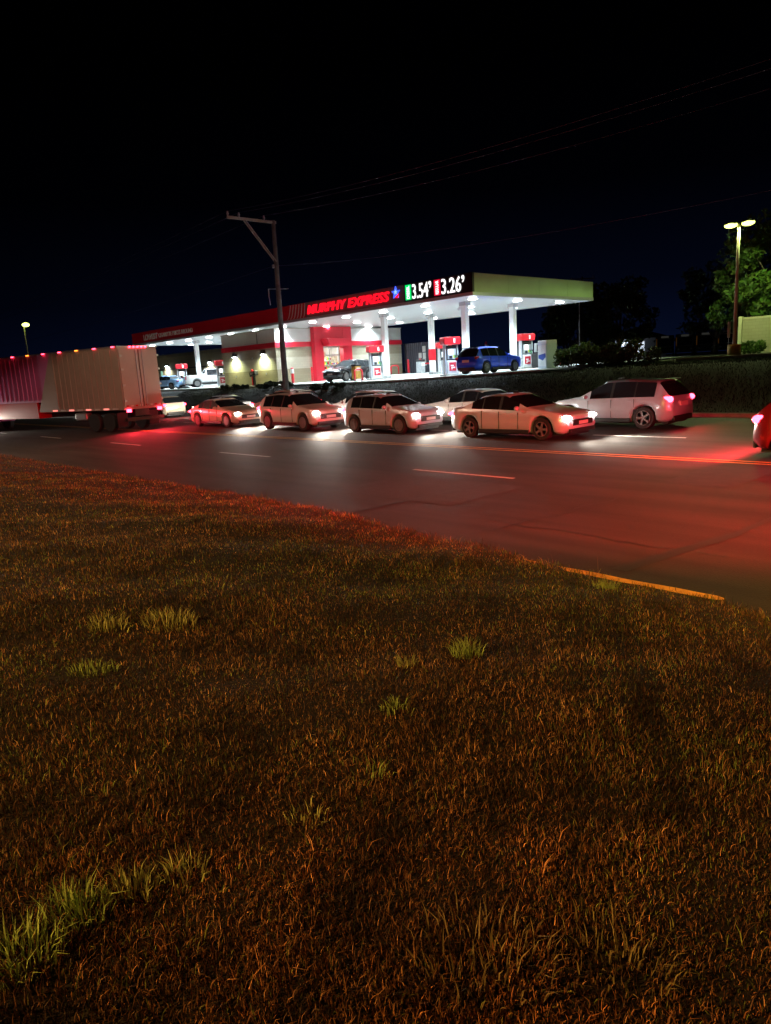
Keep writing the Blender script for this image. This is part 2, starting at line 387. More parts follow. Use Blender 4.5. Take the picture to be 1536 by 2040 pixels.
# swoosh stripes
for k in range(6):
    pts = []
    for i in range(9):
        t = i / 8; z = SZ + .2 + t * (TZ - SZ - .24)
        pts.append((-47.75 + 0.43 * k + 1.0 * (t ** .55) * (1 - 0.09 * k) * .55, z))
    w = .075; poly = [(x - w / 2, z) for x, z in pts] + [(x + w / 2, z) for x, z in reversed(pts)]
    MB().prism(poly, .012, 'y', CY0 - .012).build('swoosh_stripe', M_white, cano, world=True)
M_neon = mat('lit_red_letters', (.6, .01, .02), .4, emit=(1.0, .006, .02), estr=.62)
M_neonhalo = mat('letter_returns', (.35, .01, .02), .4)
M_led = mat('lit_price_digits', (.9, .9, .9), .4, emit=(1, 1, 1), estr=.60)
XD, ZD = (1, 0, 0), (0, 0, 1)
t_ = text_mesh('sign_lettering', 'MURPHY EXPRESS', .66, M_neon, cano, (-44.95, CY0 - .08, SZ + .37), XD, ZD, depth=.12, shear=.25, offset=.012, width=9.2)
# star emblem
def star(cx, cz, r, rot=0.0):
    return [(cx + (r if i % 2 == 0 else r * .42) * math.sin(rot + i * math.pi / 5), cz + (r if i % 2 == 0 else r * .42) * math.cos(rot + i * math.pi / 5)) for i in range(10)]
eb = MB().prism(star(-35.15, SZ + .86, .42), .06, 'y', CY0 - .06).build('star_emblem', mat('lit_blue', (.02, .05, .6), .4, emit=(.04, .10, 1.0), estr=.9), cano, world=True)
MB().prism(star(-35.13, SZ + .90, .17), .03, 'y', CY0 - .09).build('inner_star', mat('lit_pale_blue', (.3, .5, 1), .4, emit=(.3, .5, 1.0), estr=.6), eb, world=True)
MB().prism([(-35.2, SZ + .52), (-34.92, SZ + .5), (-34.82, SZ + .78), (-35.05, SZ + .66)], .03, 'y', CY0 - .092).build('red_swoosh', M_neon, eb, world=True)
ps = bpy.data.objects['price_sign']
def price(x0, col, ecol, word, digits, w):
    f = MB().bb(x0, x0 + .52, CY0 - .08, CY0 - .042, SZ + .26, SZ + 1.22).build('grade_plate', mat('grade_' + word, col, .4, emit=ecol, estr=.5), ps, world=True)
    text_mesh('grade_lettering', word, .26, M_led, ps, (x0 + .40, CY0 - .09, SZ + .33), (0, 0, 1), (-1, 0, 0), depth=.02, offset=.006, width=.82)
    text_mesh('price_digits', digits, .92, M_led, ps, (x0 + .64, CY0 - .07, SZ + .28), XD, ZD, depth=.05, offset=.004, width=w)
    text_mesh('price_digits', '9', .42, M_led, ps, (x0 + .64 + w + .07, CY0 - .07, SZ + .80), XD, ZD, depth=.05, offset=.003, width=.2)
price(-34.2, (.0, .4, .12), (.0, .75, .16), 'DIESEL', '3.54', 1.42)
price(-31.62, (.4, .0, .03), (.7, .005, .03), 'REGULAR', '3.26', 1.6)
M_txt = mat('white_vinyl_letters', (.8, .78, .76), .5, var=.08, vscale=3)
text_mesh('slogan_lettering', 'LOWEST', .62, M_txt, cano, (-74.2, CY0 - .016, SZ + .36), XD, ZD, depth=.03, offset=.02, width=3.3)
text_mesh('slogan_lettering', 'CIGARETTE PRICES AROUND', .44, M_txt, cano, (-70.6, CY0 - .016, SZ + .44), XD, ZD, depth=.03, offset=.01, width=7.3)
# downlights
for iy, y in enumerate((36.0, 40.7, 45.8)):
    for ix in range(12):
        x = -29.95 - 4.18 * ix
        if -60.5 < x < -50.6 and iy < 3: pass
        d = MB(); d.tube([(x, y, SZ - .002), (x, y, SZ - .05)], [.36, .33], 20)
        h = d.build('downlight', M_white, cano, world=True)
        MB().tube([(x, y, SZ - .052), (x, y, SZ - .085), (x, y, SZ - .11)], [.30, .28, .12], 20).build('lens', M_lens, h, world=True, smooth=True)
        l = lamp('downlight_lamp', 'AREA', (x, y, SZ - .13), 175, (.74, .92, 1.0), cano, size=.5, world=True); l.data.spread = R(112 if iy == 0 else 138)
# columns
M_col = mat('column_paint', (.74, .75, .74), .45, var=.05)
for (x, y) in ((-32, 37.6), (-32, 42.9), (-40.3, 37.9), (-40.3, 43.1), (-69.6, 37.9), (-69.6, 43.1)):
    c = MB().bb(x - .19, x + .19, y - .19, y + .19, lot_z(x, y), SZ).build('column', M_col, cano, world=True, bevel=.02)
    MB().bb(x - .27, x + .27, y - .27, y + .27, SZ - .24, SZ - .003).build('column_head', M_steel, c, world=True)
    MB().bb(x - .205, x + .205, y - .205, y + .205, 3.0, 3.9).build('red_sleeve', M_redm, c, world=True) if (x, y) == (-40.3, 43.1) else None
    MB().bb(x - .24, x + .24, y - .24, y + .24, lot_z(x, y) - .02, lot_z(x, y) + .2).build('column_base', M_steel, c, world=True)
cm = MB(); cm.bb(-32.45, -32.22, 37.5, 37.7, SZ - .42, SZ - .25); cm.ell((-32.5, 37.6, SZ - .4), (.14, .12, .12))
cm.build('security_camera', M_white, cano, world=True)

# ------------------------------------------------------------------ store
SX0, SX1, SY0, SY1 = -60.0, -51.2, 35.3, 50.3
SB, SR, ST = 1.75, 4.85, 6.38
store = empty('convenience_store', ((SX0 + SX1) / 2, (SY0 + SY1) / 2, SB))
tag(store, 'small beige store with a red band and a tall red entrance portal under the canopy', 'store')
def wall_mat():
    m = bpy.data.materials.new('store_block_wall'); m.use_nodes = True; nt = m.node_tree; p = nt.nodes['Principled BSDF']; L = nt.links
    tc = nt.nodes.new('ShaderNodeTexCoord'); sp = nt.nodes.new('ShaderNodeSeparateXYZ'); L.new(tc.outputs['Object'], sp.inputs[0])
    ad = nt.nodes.new('ShaderNodeMath'); L.new(sp.outputs['X'], ad.inputs[0]); L.new(sp.outputs['Y'], ad.inputs[1])
    cb = nt.nodes.new('ShaderNodeCombineXYZ'); L.new(ad.outputs[0], cb.inputs[0]); L.new(sp.outputs['Z'], cb.inputs[1])
    br = nt.nodes.new('ShaderNodeTexBrick'); br.inputs['Scale'].default_value = 1.0; br.inputs['Brick Width'].default_value = .4; br.inputs['Row Height'].default_value = .2
    br.inputs['Mortar Size'].default_value = .006; br.inputs['Color1'].default_value = (1, 1, 1, 1); br.inputs['Color2'].default_value = (.9, .9, .9, 1); br.inputs['Mortar'].default_value = (.72, .72, .7, 1)
    L.new(cb.outputs[0], br.inputs['Vector'])
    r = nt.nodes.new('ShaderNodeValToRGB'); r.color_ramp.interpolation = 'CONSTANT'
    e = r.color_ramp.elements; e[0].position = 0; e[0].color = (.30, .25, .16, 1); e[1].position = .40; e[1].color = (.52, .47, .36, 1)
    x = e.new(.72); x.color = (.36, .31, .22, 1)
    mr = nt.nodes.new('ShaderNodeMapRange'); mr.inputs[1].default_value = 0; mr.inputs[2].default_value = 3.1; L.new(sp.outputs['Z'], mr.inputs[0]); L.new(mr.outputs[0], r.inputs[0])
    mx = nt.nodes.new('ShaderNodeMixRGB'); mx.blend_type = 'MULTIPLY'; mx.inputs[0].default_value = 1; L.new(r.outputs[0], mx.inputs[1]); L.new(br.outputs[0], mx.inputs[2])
    L.new(mx.outputs[0], p.inputs['Base Color']); p.inputs['Roughness'].default_value = .85
    return m
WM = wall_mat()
DO0, DO1, DZ = 40.05, 42.35, 4.82                         # door opening
w = MB(); w.bb(SX0, SX1 - .3, SY0, SY0 + .3, SB, SR); w.bb(SX0, SX0 + .3, SY0 + .3, SY1 - .3, SB, SR); w.bb(SX0, SX1 - .3, SY1 - .3, SY1, SB, SR)
w.bb(SX1 - .3, SX1, SY0, DO0, SB, SR); w.bb(SX1 - .3, SX1, DO1, SY1, SB, SR); w.bb(SX1 - .3, SX1, DO0, DO1, DZ, SR)
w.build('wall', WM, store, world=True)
rb = MB(); rb.bb(SX0 - .06, SX1 + .06, SY0 - .06, SY0 + .2, SR + .002, SR + .42); rb.bb(SX1 - .2, SX1 + .06, SY0 + .2, 39.1, SR + .002, SR + .42)
rb.bb(SX0 - .06, SX0 + .2, SY0 + .2, SY1 + .06, SR + .002, SR + .42); rb.build('red_band', M_red, store, world=True)
MB().bb(SX1 - .2, SX1 + .06, 43.4, SY1 + .06, SR + .002, SR + .42).build('red_band', M_red, store, world=True)
pp = MB(); z0 = SR + .423
pp.bb(SX0, SX1, SY0, SY0 + .2, z0, ST); pp.bb(SX0, SX0 + .2, SY0 + .2, SY1, z0, ST); pp.bb(SX0 + .2, SX1, SY1 - .2, SY1, z0, ST); pp.bb(SX1 - .2, SX1, SY0 + .2, SY1 - .2, z0, ST)
pp.build('parapet', M_offw, store, world=True)
cp = MB(); cp.bb(SX0 - .05, SX1 + .05, SY0 - .05, SY0 + .25, ST + .002, ST + .07); cp.bb(SX1 - .25, SX1 + .05, SY0 + .25, SY1 + .05, ST + .002, ST + .07); cp.bb(SX0 - .05, SX0 + .25, SY0 + .25, SY1 + .05, ST + .002, ST + .07)
cp.build('coping', mat('coping_metal', (.4, .38, .33), .5, var=.1), store, world=True)
MB().bb(SX0 + .2, SX1 - .2, SY0 + .2, SY1 - .2, SR + .5, SR + .65).build('roof', mat('roof_gravel', (.2, .19, .18), .95, var=.3), store, world=True)
# portal
po = MB(); PX = SX1 + .55
po.bb(SX1 + .003, PX, 39.1, DO0, SB, 6.52); po.bb(SX1 + .003, PX, DO1, 43.4, SB, 6.52); po.bb(SX1 + .003, PX, DO0, DO1, DZ + .35, 6.52)
port = po.build('entrance_portal', M_red, store, world=True, bevel=.02)
ho = MB(); ho.prism([(39.75, DZ + .62), (40.0, DZ + .2), (40.0, DZ - .02), (42.4, DZ - .02), (42.4, DZ + .2), (42.65, DZ + .62)], .95, 'x', PX + .002)
ho.build('door_hood', M_red, port, world=True, bevel=.03)
# door & interior
fr = MB()
for y in (DO0 + .04, (DO0 + DO1) / 2, DO1 - .04): fr.bb(SX1 - .2, SX1 - .12, y - .04, y + .04, SB + .1, DZ)
for z in (SB + .16, SB + 2.3, DZ - .05): fr.bb(SX1 - .2, SX1 - .12, DO0, DO1, z - .05, z + .05)
dr = fr.build('door', M_steel, store, world=True)
mh = MB(); mh.tube([(SX1 - .08, 41.3, SB + .8), (SX1 - .05, 41.3, SB + .9), (SX1 - .05, 41.3, SB + 1.4), (SX1 - .08, 41.3, SB + 1.5)], .02, 6); mh.build('handle', M_steel, dr, world=True)
rm = MB(); RX0 = SX1 - 5.0
rm.bb(RX0 - .1, RX0, 37, 45.5, SB, DZ + .2); rm.bb(RX0, SX1 - .32, 36.9, 37, SB, DZ + .2); rm.bb(RX0, SX1 - .32, 45.5, 45.6, SB, DZ + .2); rm.bb(RX0, SX1 - .32, 37, 45.5, DZ + .2, DZ + .3); rm.bb(RX0, SX1 - .32, 37, 45.5, SB, SB + .1)
rm.build('interior', mat('interior_paint', (.75, .74, .7), .6), store, world=True)
for y in (39.2, 41.2, 43.2): MB().bb(RX0 + .8, SX1 - .8, y - .15, y + .15, DZ + .12, DZ + .19).build('ceiling_tube', mat('lit_tube', (1, 1, 1), .4, emit=(1, .98, .94), estr=9), store, world=True)
for (xs_, y0, y1) in ((SX1 - 4.2, 38.2, 44.5), (SX1 - 2.4, 38.2, 40.6), (SX1 - 2.4, 41.8, 44.6)):
    sh = MB().bb(xs_ - .2, xs_, y0, y1, SB + .1, SB + 2.2)
    for k in range(5): sh.bb(xs_, xs_ + .35, y0, y1, SB + .2 + k * .42, SB + .23 + k * .42)
    shelf = sh.build('shelf_unit', M_white, store, world=True)
    pal = [(.7, .05, .04), (.8, .55, .05), (.05, .2, .6), (.1, .45, .12), (.8, .8, .78), (.7, .3, .05), (.03, .03, .03), (.5, .05, .3)]
    for ci, c in enumerate(pal):
        g = MB()
        for k in range(5):
            for j in range(int((y1 - y0) / .16)):
                if hash((k * 7 + j * 13 + int(xs_ * 10)) * 2654435761 % 97) % 8 == ci:
                    g.bb(xs_ + .06, xs_ + .30, y0 + j * .16 + .01, y0 + j * .16 + .14, SB + .232 + k * .42, SB + .42 + k * .42 + .1 * random.random())
        if g.v: g.build('goods', mat('goods_%d' % ci, c, .5), shelf, world=True)
po2 = MB(); po2.bb(SX1 - .118, SX1 - .112, DO0 + .1, DO0 + .7, SB + 1.9, SB + 2.6); po2.bb(SX1 - .118, SX1 - .112, 41.35, 42.1, SB + 1.6, SB + 2.2)
po2.build('door_poster', mat('poster_paper', (.7, .62, .4), .6, var=.5, vscale=5), dr, world=True)
lamp('store_interior_lamp', 'AREA', (SX1 - 2.2, 41.2, DZ + .05), 160, (1, .97, .92), store, size=2.5, world=True)
# wall pack lamps on the road side
for x in (-57.75, -53.05):
    b = MB().prism([(SY0 - .002, 4.35), (SY0 - .002, 4.72), (SY0 - .12, 4.72), (SY0 - .26, 4.52), (SY0 - .24, 4.38)], .42, 'x', x - .21).build('wall_lamp', M_dark, store, world=True)
    MB().bb(x - .17, x + .17, SY0 - .235, SY0 - .03, 4.315, 4.348).build('lens', mat('lit_wallpack', (1, 1, 1), .4, emit=(.72, .86, 1.0), estr=60), b, world=True)
    l = lamp('wall_lamp_light', 'SPOT', (x, SY0 - .32, 4.28), 330, (.84, .95, .50), store, spot=150, blend=.8, world=True, radius=.1); aim(l, (0, .35, -1))
g = MB()
for (x, z) in ((-57.9, 2.6), (-52.9, 2.7), (-54.9, 4.1)): g.bb(x - .07, x + .07, SY0 - .05, SY0 - .002, z - .08, z + .08)
g.build('outlet_box', M_steel, store, world=True)
MB().tube([(SX1 + .08, 35.75, SR + .45), (SX1 + .2, 35.85, SR + .62), (SX1 + .3, 36.0, SR + .5)], .05, 8).build('vent_pipe', M_dark, store, world=True)
MB().tube([(-53.9, SY0 - .04, 5.3), (-53.9, SY0 - .04, ST)], .025, 6).build('downpipe', M_dark, store, world=True)
for y in (39.4, 46.3): MB().bb(SX1 - .5, SX1 - .36, y - .07, y + .07, ST - .4, SZ).build('canopy_strut', M_steel, store, world=True)

# ------------------------------------------------------------------ fuel pumps
M_pump = mat('pump_silver', (.5, .54, .58), .35, metal=.35, var=.06)
M_pumpw = mat('pump_white', (.75, .78, .8), .4, var=.04)
M_scr = mat('lit_screen', (.8, .9, .95), .3, emit=(.85, .95, 1), estr=1.4)
def make_pump(loc, rz, label):
    r = empty('fuel_pump', loc, rz); tag(r, label, 'fuel pump', 'red topped fuel pumps under the canopy')
    MB().bb(-.62, .62, -.95, .95, 0, .14).build('island_plinth', M_conc, r, bevel=.03)
    MB().bb(-.28, .28, -.55, .55, .14, 1.12).build('cabinet', M_pumpw, r, bevel=.02)
    for s in (-1, 1):
        MB().bb(s * .40 - .07, s * .40 + .07, -.60, .60, 0, 0) if False else None
        pl = MB(); pl.prism([(s * .56, .14), (s * .60, 1.2), (s * .62, 2.25), (s * .74, 2.25), (s * .76, 1.2), (s * .76, .14)], .44, 'x', -.22)
        pl.build('side_post', M_pump, r, bevel=.03)
        MB().bb(s * .281, s * .31, -.45, .45, .30, 1.05).build('advert_panel', M_white, r)
        a = MB().bb(s * .311, s * .322, -.38, .38, .36, .98).build('red_poster', mat('poster_red', (.45, .01, .03), .45, var=.1), r)
        q = MB()
        for (y, z, ww, hh) in ((-.05, .74, .34, .10), (.05, .60, .42, .09), (-.1, .5, .2, .05)): q.bb(s * .3225, s * .327, y - ww / 2, y + ww / 2, z - hh / 2, z + hh / 2)
        q.build('poster_lettering', M_white, a)
        MB().bb(s * .20, s * .25, -.48, .48, 1.2, 1.95).build('front_panel', M_pump, r)
        sc = MB().bb(s * .251, s * .265, -.34, .10, 1.52, 1.9).build('screen', M_scr, r)
        MB().bb(s * .251, s * .275, -.30, .02, 1.24, 1.46).build('keypad', M_black, r)
        for k, c in enumerate(((.85, .7, .05), (.05, .4, .1), (.1, .1, .1))):
            MB().bb(s * .251, s * .27, .14 + k * .11, .23 + k * .11, 1.3, 1.5).build('grade_button', mat('grade_btn_%d' % k, c, .4), r)
        hp = MB(); hp.tube([(s * .30, .50, 1.35), (s * .46, .5, 1.5), (s * .52, .52, 1.1), (s * .5, .52, .6), (s * .38, .50, .55), (s * .33, .48, 1.0), (s * .28, .46, 2.2)], .03, 6)
        hp.build('hose', M_black, r, smooth=True)
        nz = MB(); nz.tube([(s * .30, .50, 1.42), (s * .36, .46, 1.30), (s * .30, .42, 1.12)], [.05, .06, .03], 8)
        nz.build('nozzle', mat('nozzle_green', (.03, .25, .08), .4), r, smooth=True)
    MB().bb(-.2, .2, -.53, .53, 1.121, 2.2).build('core', M_dark, r)
    MB().prism([(-.84, 2.25), (-.92, 2.34), (-.92, 2.72), (-.84, 2.8), (.84, 2.8), (.92, 2.72), (.92, 2.34), (.84, 2.25)], .86, 'x', -.43).build('valance', M_redm, r, bevel=.03)
    for s in (-1, 1):
        MB().bb(s * .431, s * .445, .12, .30, 2.36, 2.68).build('number_plate', M_pumpw, r)
    MB().bb(-.1, .1, -.1, .1, 2.8, 2.86).build('top_cap', M_dark, r)
    return r
Lz = lot_z
pump = make_pump((-40.3, 36.8, Lz(-40.3, 36.4)), R(-22), 'red topped fuel pump in front of the black parked crossover by the store'); pump.scale = (.82, .66, .9)
def place_pump(x, y, rz, label):
    p = copy_tree(pump); p.location = (x, y, Lz(x, y)); p.rotation_euler = (0, 0, rz); p['label'] = label
place_pump(-32.0, 36.0, R(-22), 'tall fuel pump just behind the blue crossover, left of a white column')
place_pump(-40.3, 44.5, R(-22), 'fuel pump partly hidden behind a nearer pump, beside the column with grey bin')
place_pump(-32.0, 44.4, R(-22), 'fuel pump standing alone right of the blue crossover and column')
place_pump(-69.6, 35.9, R(-22), 'fuel pump behind the pale blue sedan at the far end of the canopy')
place_pump(-63.2, 36.9, R(-22), 'fuel pump squeezed between the white pickup and the store wall')

# bollards, hoops, bins
def bollard(x, y, h, label, sleeve=False, r_=.085):
    r = empty('bollard', (x, y, Lz(x, y))); tag(r, label, 'bollard', 'red steel bollards of the forecourt')
    m = MB(); m.tube([(0, 0, 0), (0, 0, h - .06), (0, 0, h - .02), (0, 0, h)], [r_, r_, r_ * .8, r_ * .3], 14); m.build('post', M_redm, r, smooth=False)
    MB().tube([(0, 0, 0), (0, 0, .04)], r_ * 1.7, 14).build('base_ring', M_steel, r)
    if sleeve: MB().tube([(0, 0, h - .5), (0, 0, h - .12)], r_ * 1.12, 14).build('white_sleeve', M_white, r)
bollard(-50.3, 36.2, 1.35, 'red bollard with white sleeve left of the entrance portal', True, .13)
bollard(-50.3, 38.3, 1.3, 'plain red bollard beside the left jamb of the portal')
bollard(-54.3, 34.75, 1.45, 'red bollard against the lamp lit olive store wall', False, .11)
bollard(-49.6, 49.6, 1.35, 'red bollard between two bent red hoop rails', False, .11)
bollard(-48.0, 49.6, 1.35, 'red bollard joined to a hoop at the dark fence', False, .11)
def hoop(x, y, rz, label, w=.75, h=.85):
    r = empty('hoop_rail', (x, y, Lz(x, y)), rz); tag(r, label, 'hoop rail', 'bent red pipe hoop rails')
    pts = [(-w / 2, 0, 0), (-w / 2, 0, h - .2), (-w / 2 + .06, 0, h - .06), (-w / 2 + .2, 0, h), (w / 2 - .2, 0, h), (w / 2 - .06, 0, h - .06), (w / 2, 0, h - .2), (w / 2, 0, 0)]
    MB().tube(pts, .07, 10).build('bent_pipe', M_redm, r, smooth=True)
    for s in (-1, 1): MB().tube([(s * w / 2, 0, 0), (s * w / 2, 0, .03)], .12, 12).build('base_flange', M_steel, r)
hoop(-50.1, 48.2, R(60), 'red hoop rail with a small sign near the store end wall')
hoop(-47.2, 49.7, R(10), 'red hoop rail standing against the dark corrugated fence')
hoop(-41.0, 35.6, R(90), 'red hoop rail guarding the pump beside the black crossover')
hoop(-38.9, 44.3, R(90), 'red hoop rail guarding the partly hidden pump')
hoop(-30.1, 45.3, R(70), 'thick red hoop rail at the air hose machine', .9, 1.0)
def bin_(x, y, label, col, group='bins on the pump islands'):
    r = empty('waste_bin', (x, y, Lz(x, y) + .14)); tag(r, label, 'bin', group)
    MB().bb(-.26, .26, -.26, .26, 0, .95).build('body', mat('bin_' + label[:6], col, .6, var=.3, vscale=6), r, bevel=.03)
    MB().bb(-.28, .28, -.28, .28, .952, 1.12).build('lid', M_black, r, bevel=.04)
    MB().bb(.262, .28, -.16, .16, .6, .85).build('label_plate', M_white, r)
bin_(-40.9, 42.3, 'tall grey bin at the foot of the column with red sleeve', (.3, .31, .32))
bin_(-41.7, 36.0, 'yellow fronted bin beside the black crossover', (.45, .28, .05))
bin_(-33.2, 36.9, 'silver bin against the tall fuel pump', (.5, .55, .6))

# squeegee / air machine in front of the left wall
r = empty('air_machine', (-53.7, 34.5, Lz(-53.7, 34.5))); tag(r, 'black angled box on a post before the lamp lit store wall', 'air machine')
MB().bb(-.09, .09, -.09, .09, 0, .85).build('post', M_black, r)
MB().box((0, 0, 1.05), (.85, .4, .38), rot=(0, R(-12), 0)).build('box', M_black, r, bevel=.04)
MB().box((0, -.205, 1.08), (.5, .01, .18), rot=(0, R(-12), 0)).build('plate', M_plate, r)
# air hose machine right of the last pump
r = empty('tyre_inflator', (-31.0, 44.7, Lz(-31, 44.7))); tag(r, 'dark tyre inflator with a grey framed panel beside a thick red hoop', 'tyre inflator')
MB().bb(-.45, .45, -.45, .45, 0, 1.05).build('cabinet', M_dark, r, bevel=.12, seg=4)
f = MB().bb(-.1, .1, -.55, .55, 1.1, 1.75).build('sign_frame', M_steel, r, bevel=.04); MB().bb(.102, .115, -.42, .42, 1.2, 1.65).build('sign_face', M_dark, f)
MB().bb(.452, .46, -.15, .15, .35, .8).build('instruction_plate', M_white, r)
# ice merchandiser
r = empty('ice_chest', (-25.9, 38.2, Lz(-25.9, 38.2)), R(-28)); r.scale = (.62, .8, .98); tag(r, 'white ice chest with blue lettering beside the hedge', 'ice chest')
MB().bb(-.9, .9, -.45, .45, 0, 1.75).build('cabinet', mat('ice_white', (.6, .68, .75), .35, var=.05), r, bevel=.03)
for s in (-1, 1): MB().bb(s * .44 - .4, s * .44 + .4, -.475, -.452, .15, 1.45).build('door_panel', M_pumpw, r)
m = MB(); m.prism([(-.7, .85), (.75, .95), (.8, .7), (.2, .5), (-.75, .65)], .006, 'y', -.484); m.build('blue_swoosh', mat('ice_blue', (.03, .08, .4), .4), r)
# (the ICE panel lettering is unreadable in the photo, only its blue patch shows)

# dark corrugated enclosure
r = empty('corrugated_fence', (-49.0, 51.0, 1.9)); tag(r, 'dark corrugated metal fence with white notices beside the store', 'fence')
m = MB(); n = 38; prof = []
for i in range(n + 1): prof.append((-2.55 + i * 5.4 / n, .06 if i % 2 else 0))
vs = []; 
for (x, y) in prof: vs += [(x, y, 0), (x, y, 3.0)]
m.add(vs, [(2 * i, 2 * i + 2, 2 * i + 3, 2 * i + 1) for i in range(n)]); m.build('corrugated_sheet', mat('fence_metal', (.05, .055, .07), .4, metal=.4, var=.1), r)
for x in (-2.55, .1, 2.85): MB().bb(x - .06, x + .06, .07, .2, 0, 3.05).build('post', M_dark, r)
for (x, z, w_, h_) in ((.25, 2.35, .42, .55), (-.3, 1.75, .38, .5), (.28, 1.7, .42, .6), (-.28, 1.1, .38, .5), (.28, 1.05, .42, .6)):
    MB().bb(x - w_ / 2, x + w_ / 2, -.03, -.008, z - h_ / 2, z + h_ / 2).build('notice', M_plate, r)

# ------------------------------------------------------------------ vehicles
def interp(pts, t):
    for (a, u), (b, v) in zip(pts[:-1], pts[1:]):
        if t <= b:
            k = 0 if b == a else (t - a) / (b - a)
            return u + (v - u) * k
    return pts[-1][1]
def smooth_prof(pts, t, h=0.012):
    return sum(interp(pts, min(1, max(0, t + d))) for d in (-2 * h, -h, 0, h, 2 * h)) / 5
KINDS = {
    # t runs from rear (0) to front (1)
    'suv': dict(L=4.65, W=1.86, H=1.66, zb=.23, rw=.37, ax=(.20, .815),
        top=[(0, .62), (.005, .98), (.02, 1.06), (.095, 1.52), (.12, 1.59), (.35, 1.66), (.52, 1.63), (.72, 1.10), (.78, 1.05), (.93, .94), (.985, .80), (1, .55)],
        belt=[(0, 1.0), (.05, 1.06), (.3, 1.05), (.72, 1.0), (1, .9)], rear=(.022, .105), ws=(.54, .715), side=[(.13, .27), (.285, .45), (.465, .64)], spoiler=True),
    'sedan': dict(L=4.75, W=1.83, H=1.45, zb=.19, rw=.345, ax=(.20, .81),
        top=[(0, .55), (.005, .93), (.03, 1.0), (.13, 1.02), (.29, 1.38), (.38, 1.44), (.50, 1.44), (.70, 1.0), (.75, .96), (.93, .83), (.985, .72), (1, .5)],
        belt=[(0, .9), (.15, .98), (.4, .95), (.7, .9), (1, .8)], rear=(.145, .275), ws=(.53, .69), side=[(.22, .31), (.325, .46), (.475, .62)]),
    'hatch': dict(L=4.2, W=1.78, H=1.50, zb=.19, rw=.335, ax=(.19, .80),
        top=[(0, .55), (.005, .95), (.02, 1.02), (.11, 1.40), (.15, 1.46), (.38, 1.50), (.50, 1.47), (.72, 1.02), (.77, .98), (.93, .86), (.985, .74), (1, .5)],
        belt=[(0, .95), (.1, 1.0), (.4, .97), (.72, .92), (1, .82)], rear=(.025, .115), ws=(.53, .71), side=[(.15, .27), (.285, .45), (.465, .63)]),
    'pickup': dict(L=5.6, W=1.98, H=1.86, zb=.34, rw=.40, ax=(.20, .81),
        top=[(0, .6), (.004, 1.13), (.01, 1.18), (.345, 1.20), (.352, 1.30), (.375, 1.74), (.40, 1.83), (.50, 1.86), (.60, 1.82), (.70, 1.27), (.74, 1.22), (.94, 1.14), (.985, 1.02), (1, .6)],
        belt=[(0, 1.1), (.35, 1.16), (.6, 1.15), (.74, 1.12), (1, 1.0)], rear=(.353, .385), ws=(.61, .695), side=[(.395, .475), (.49, .635)], bed=(.015, .34)),
}
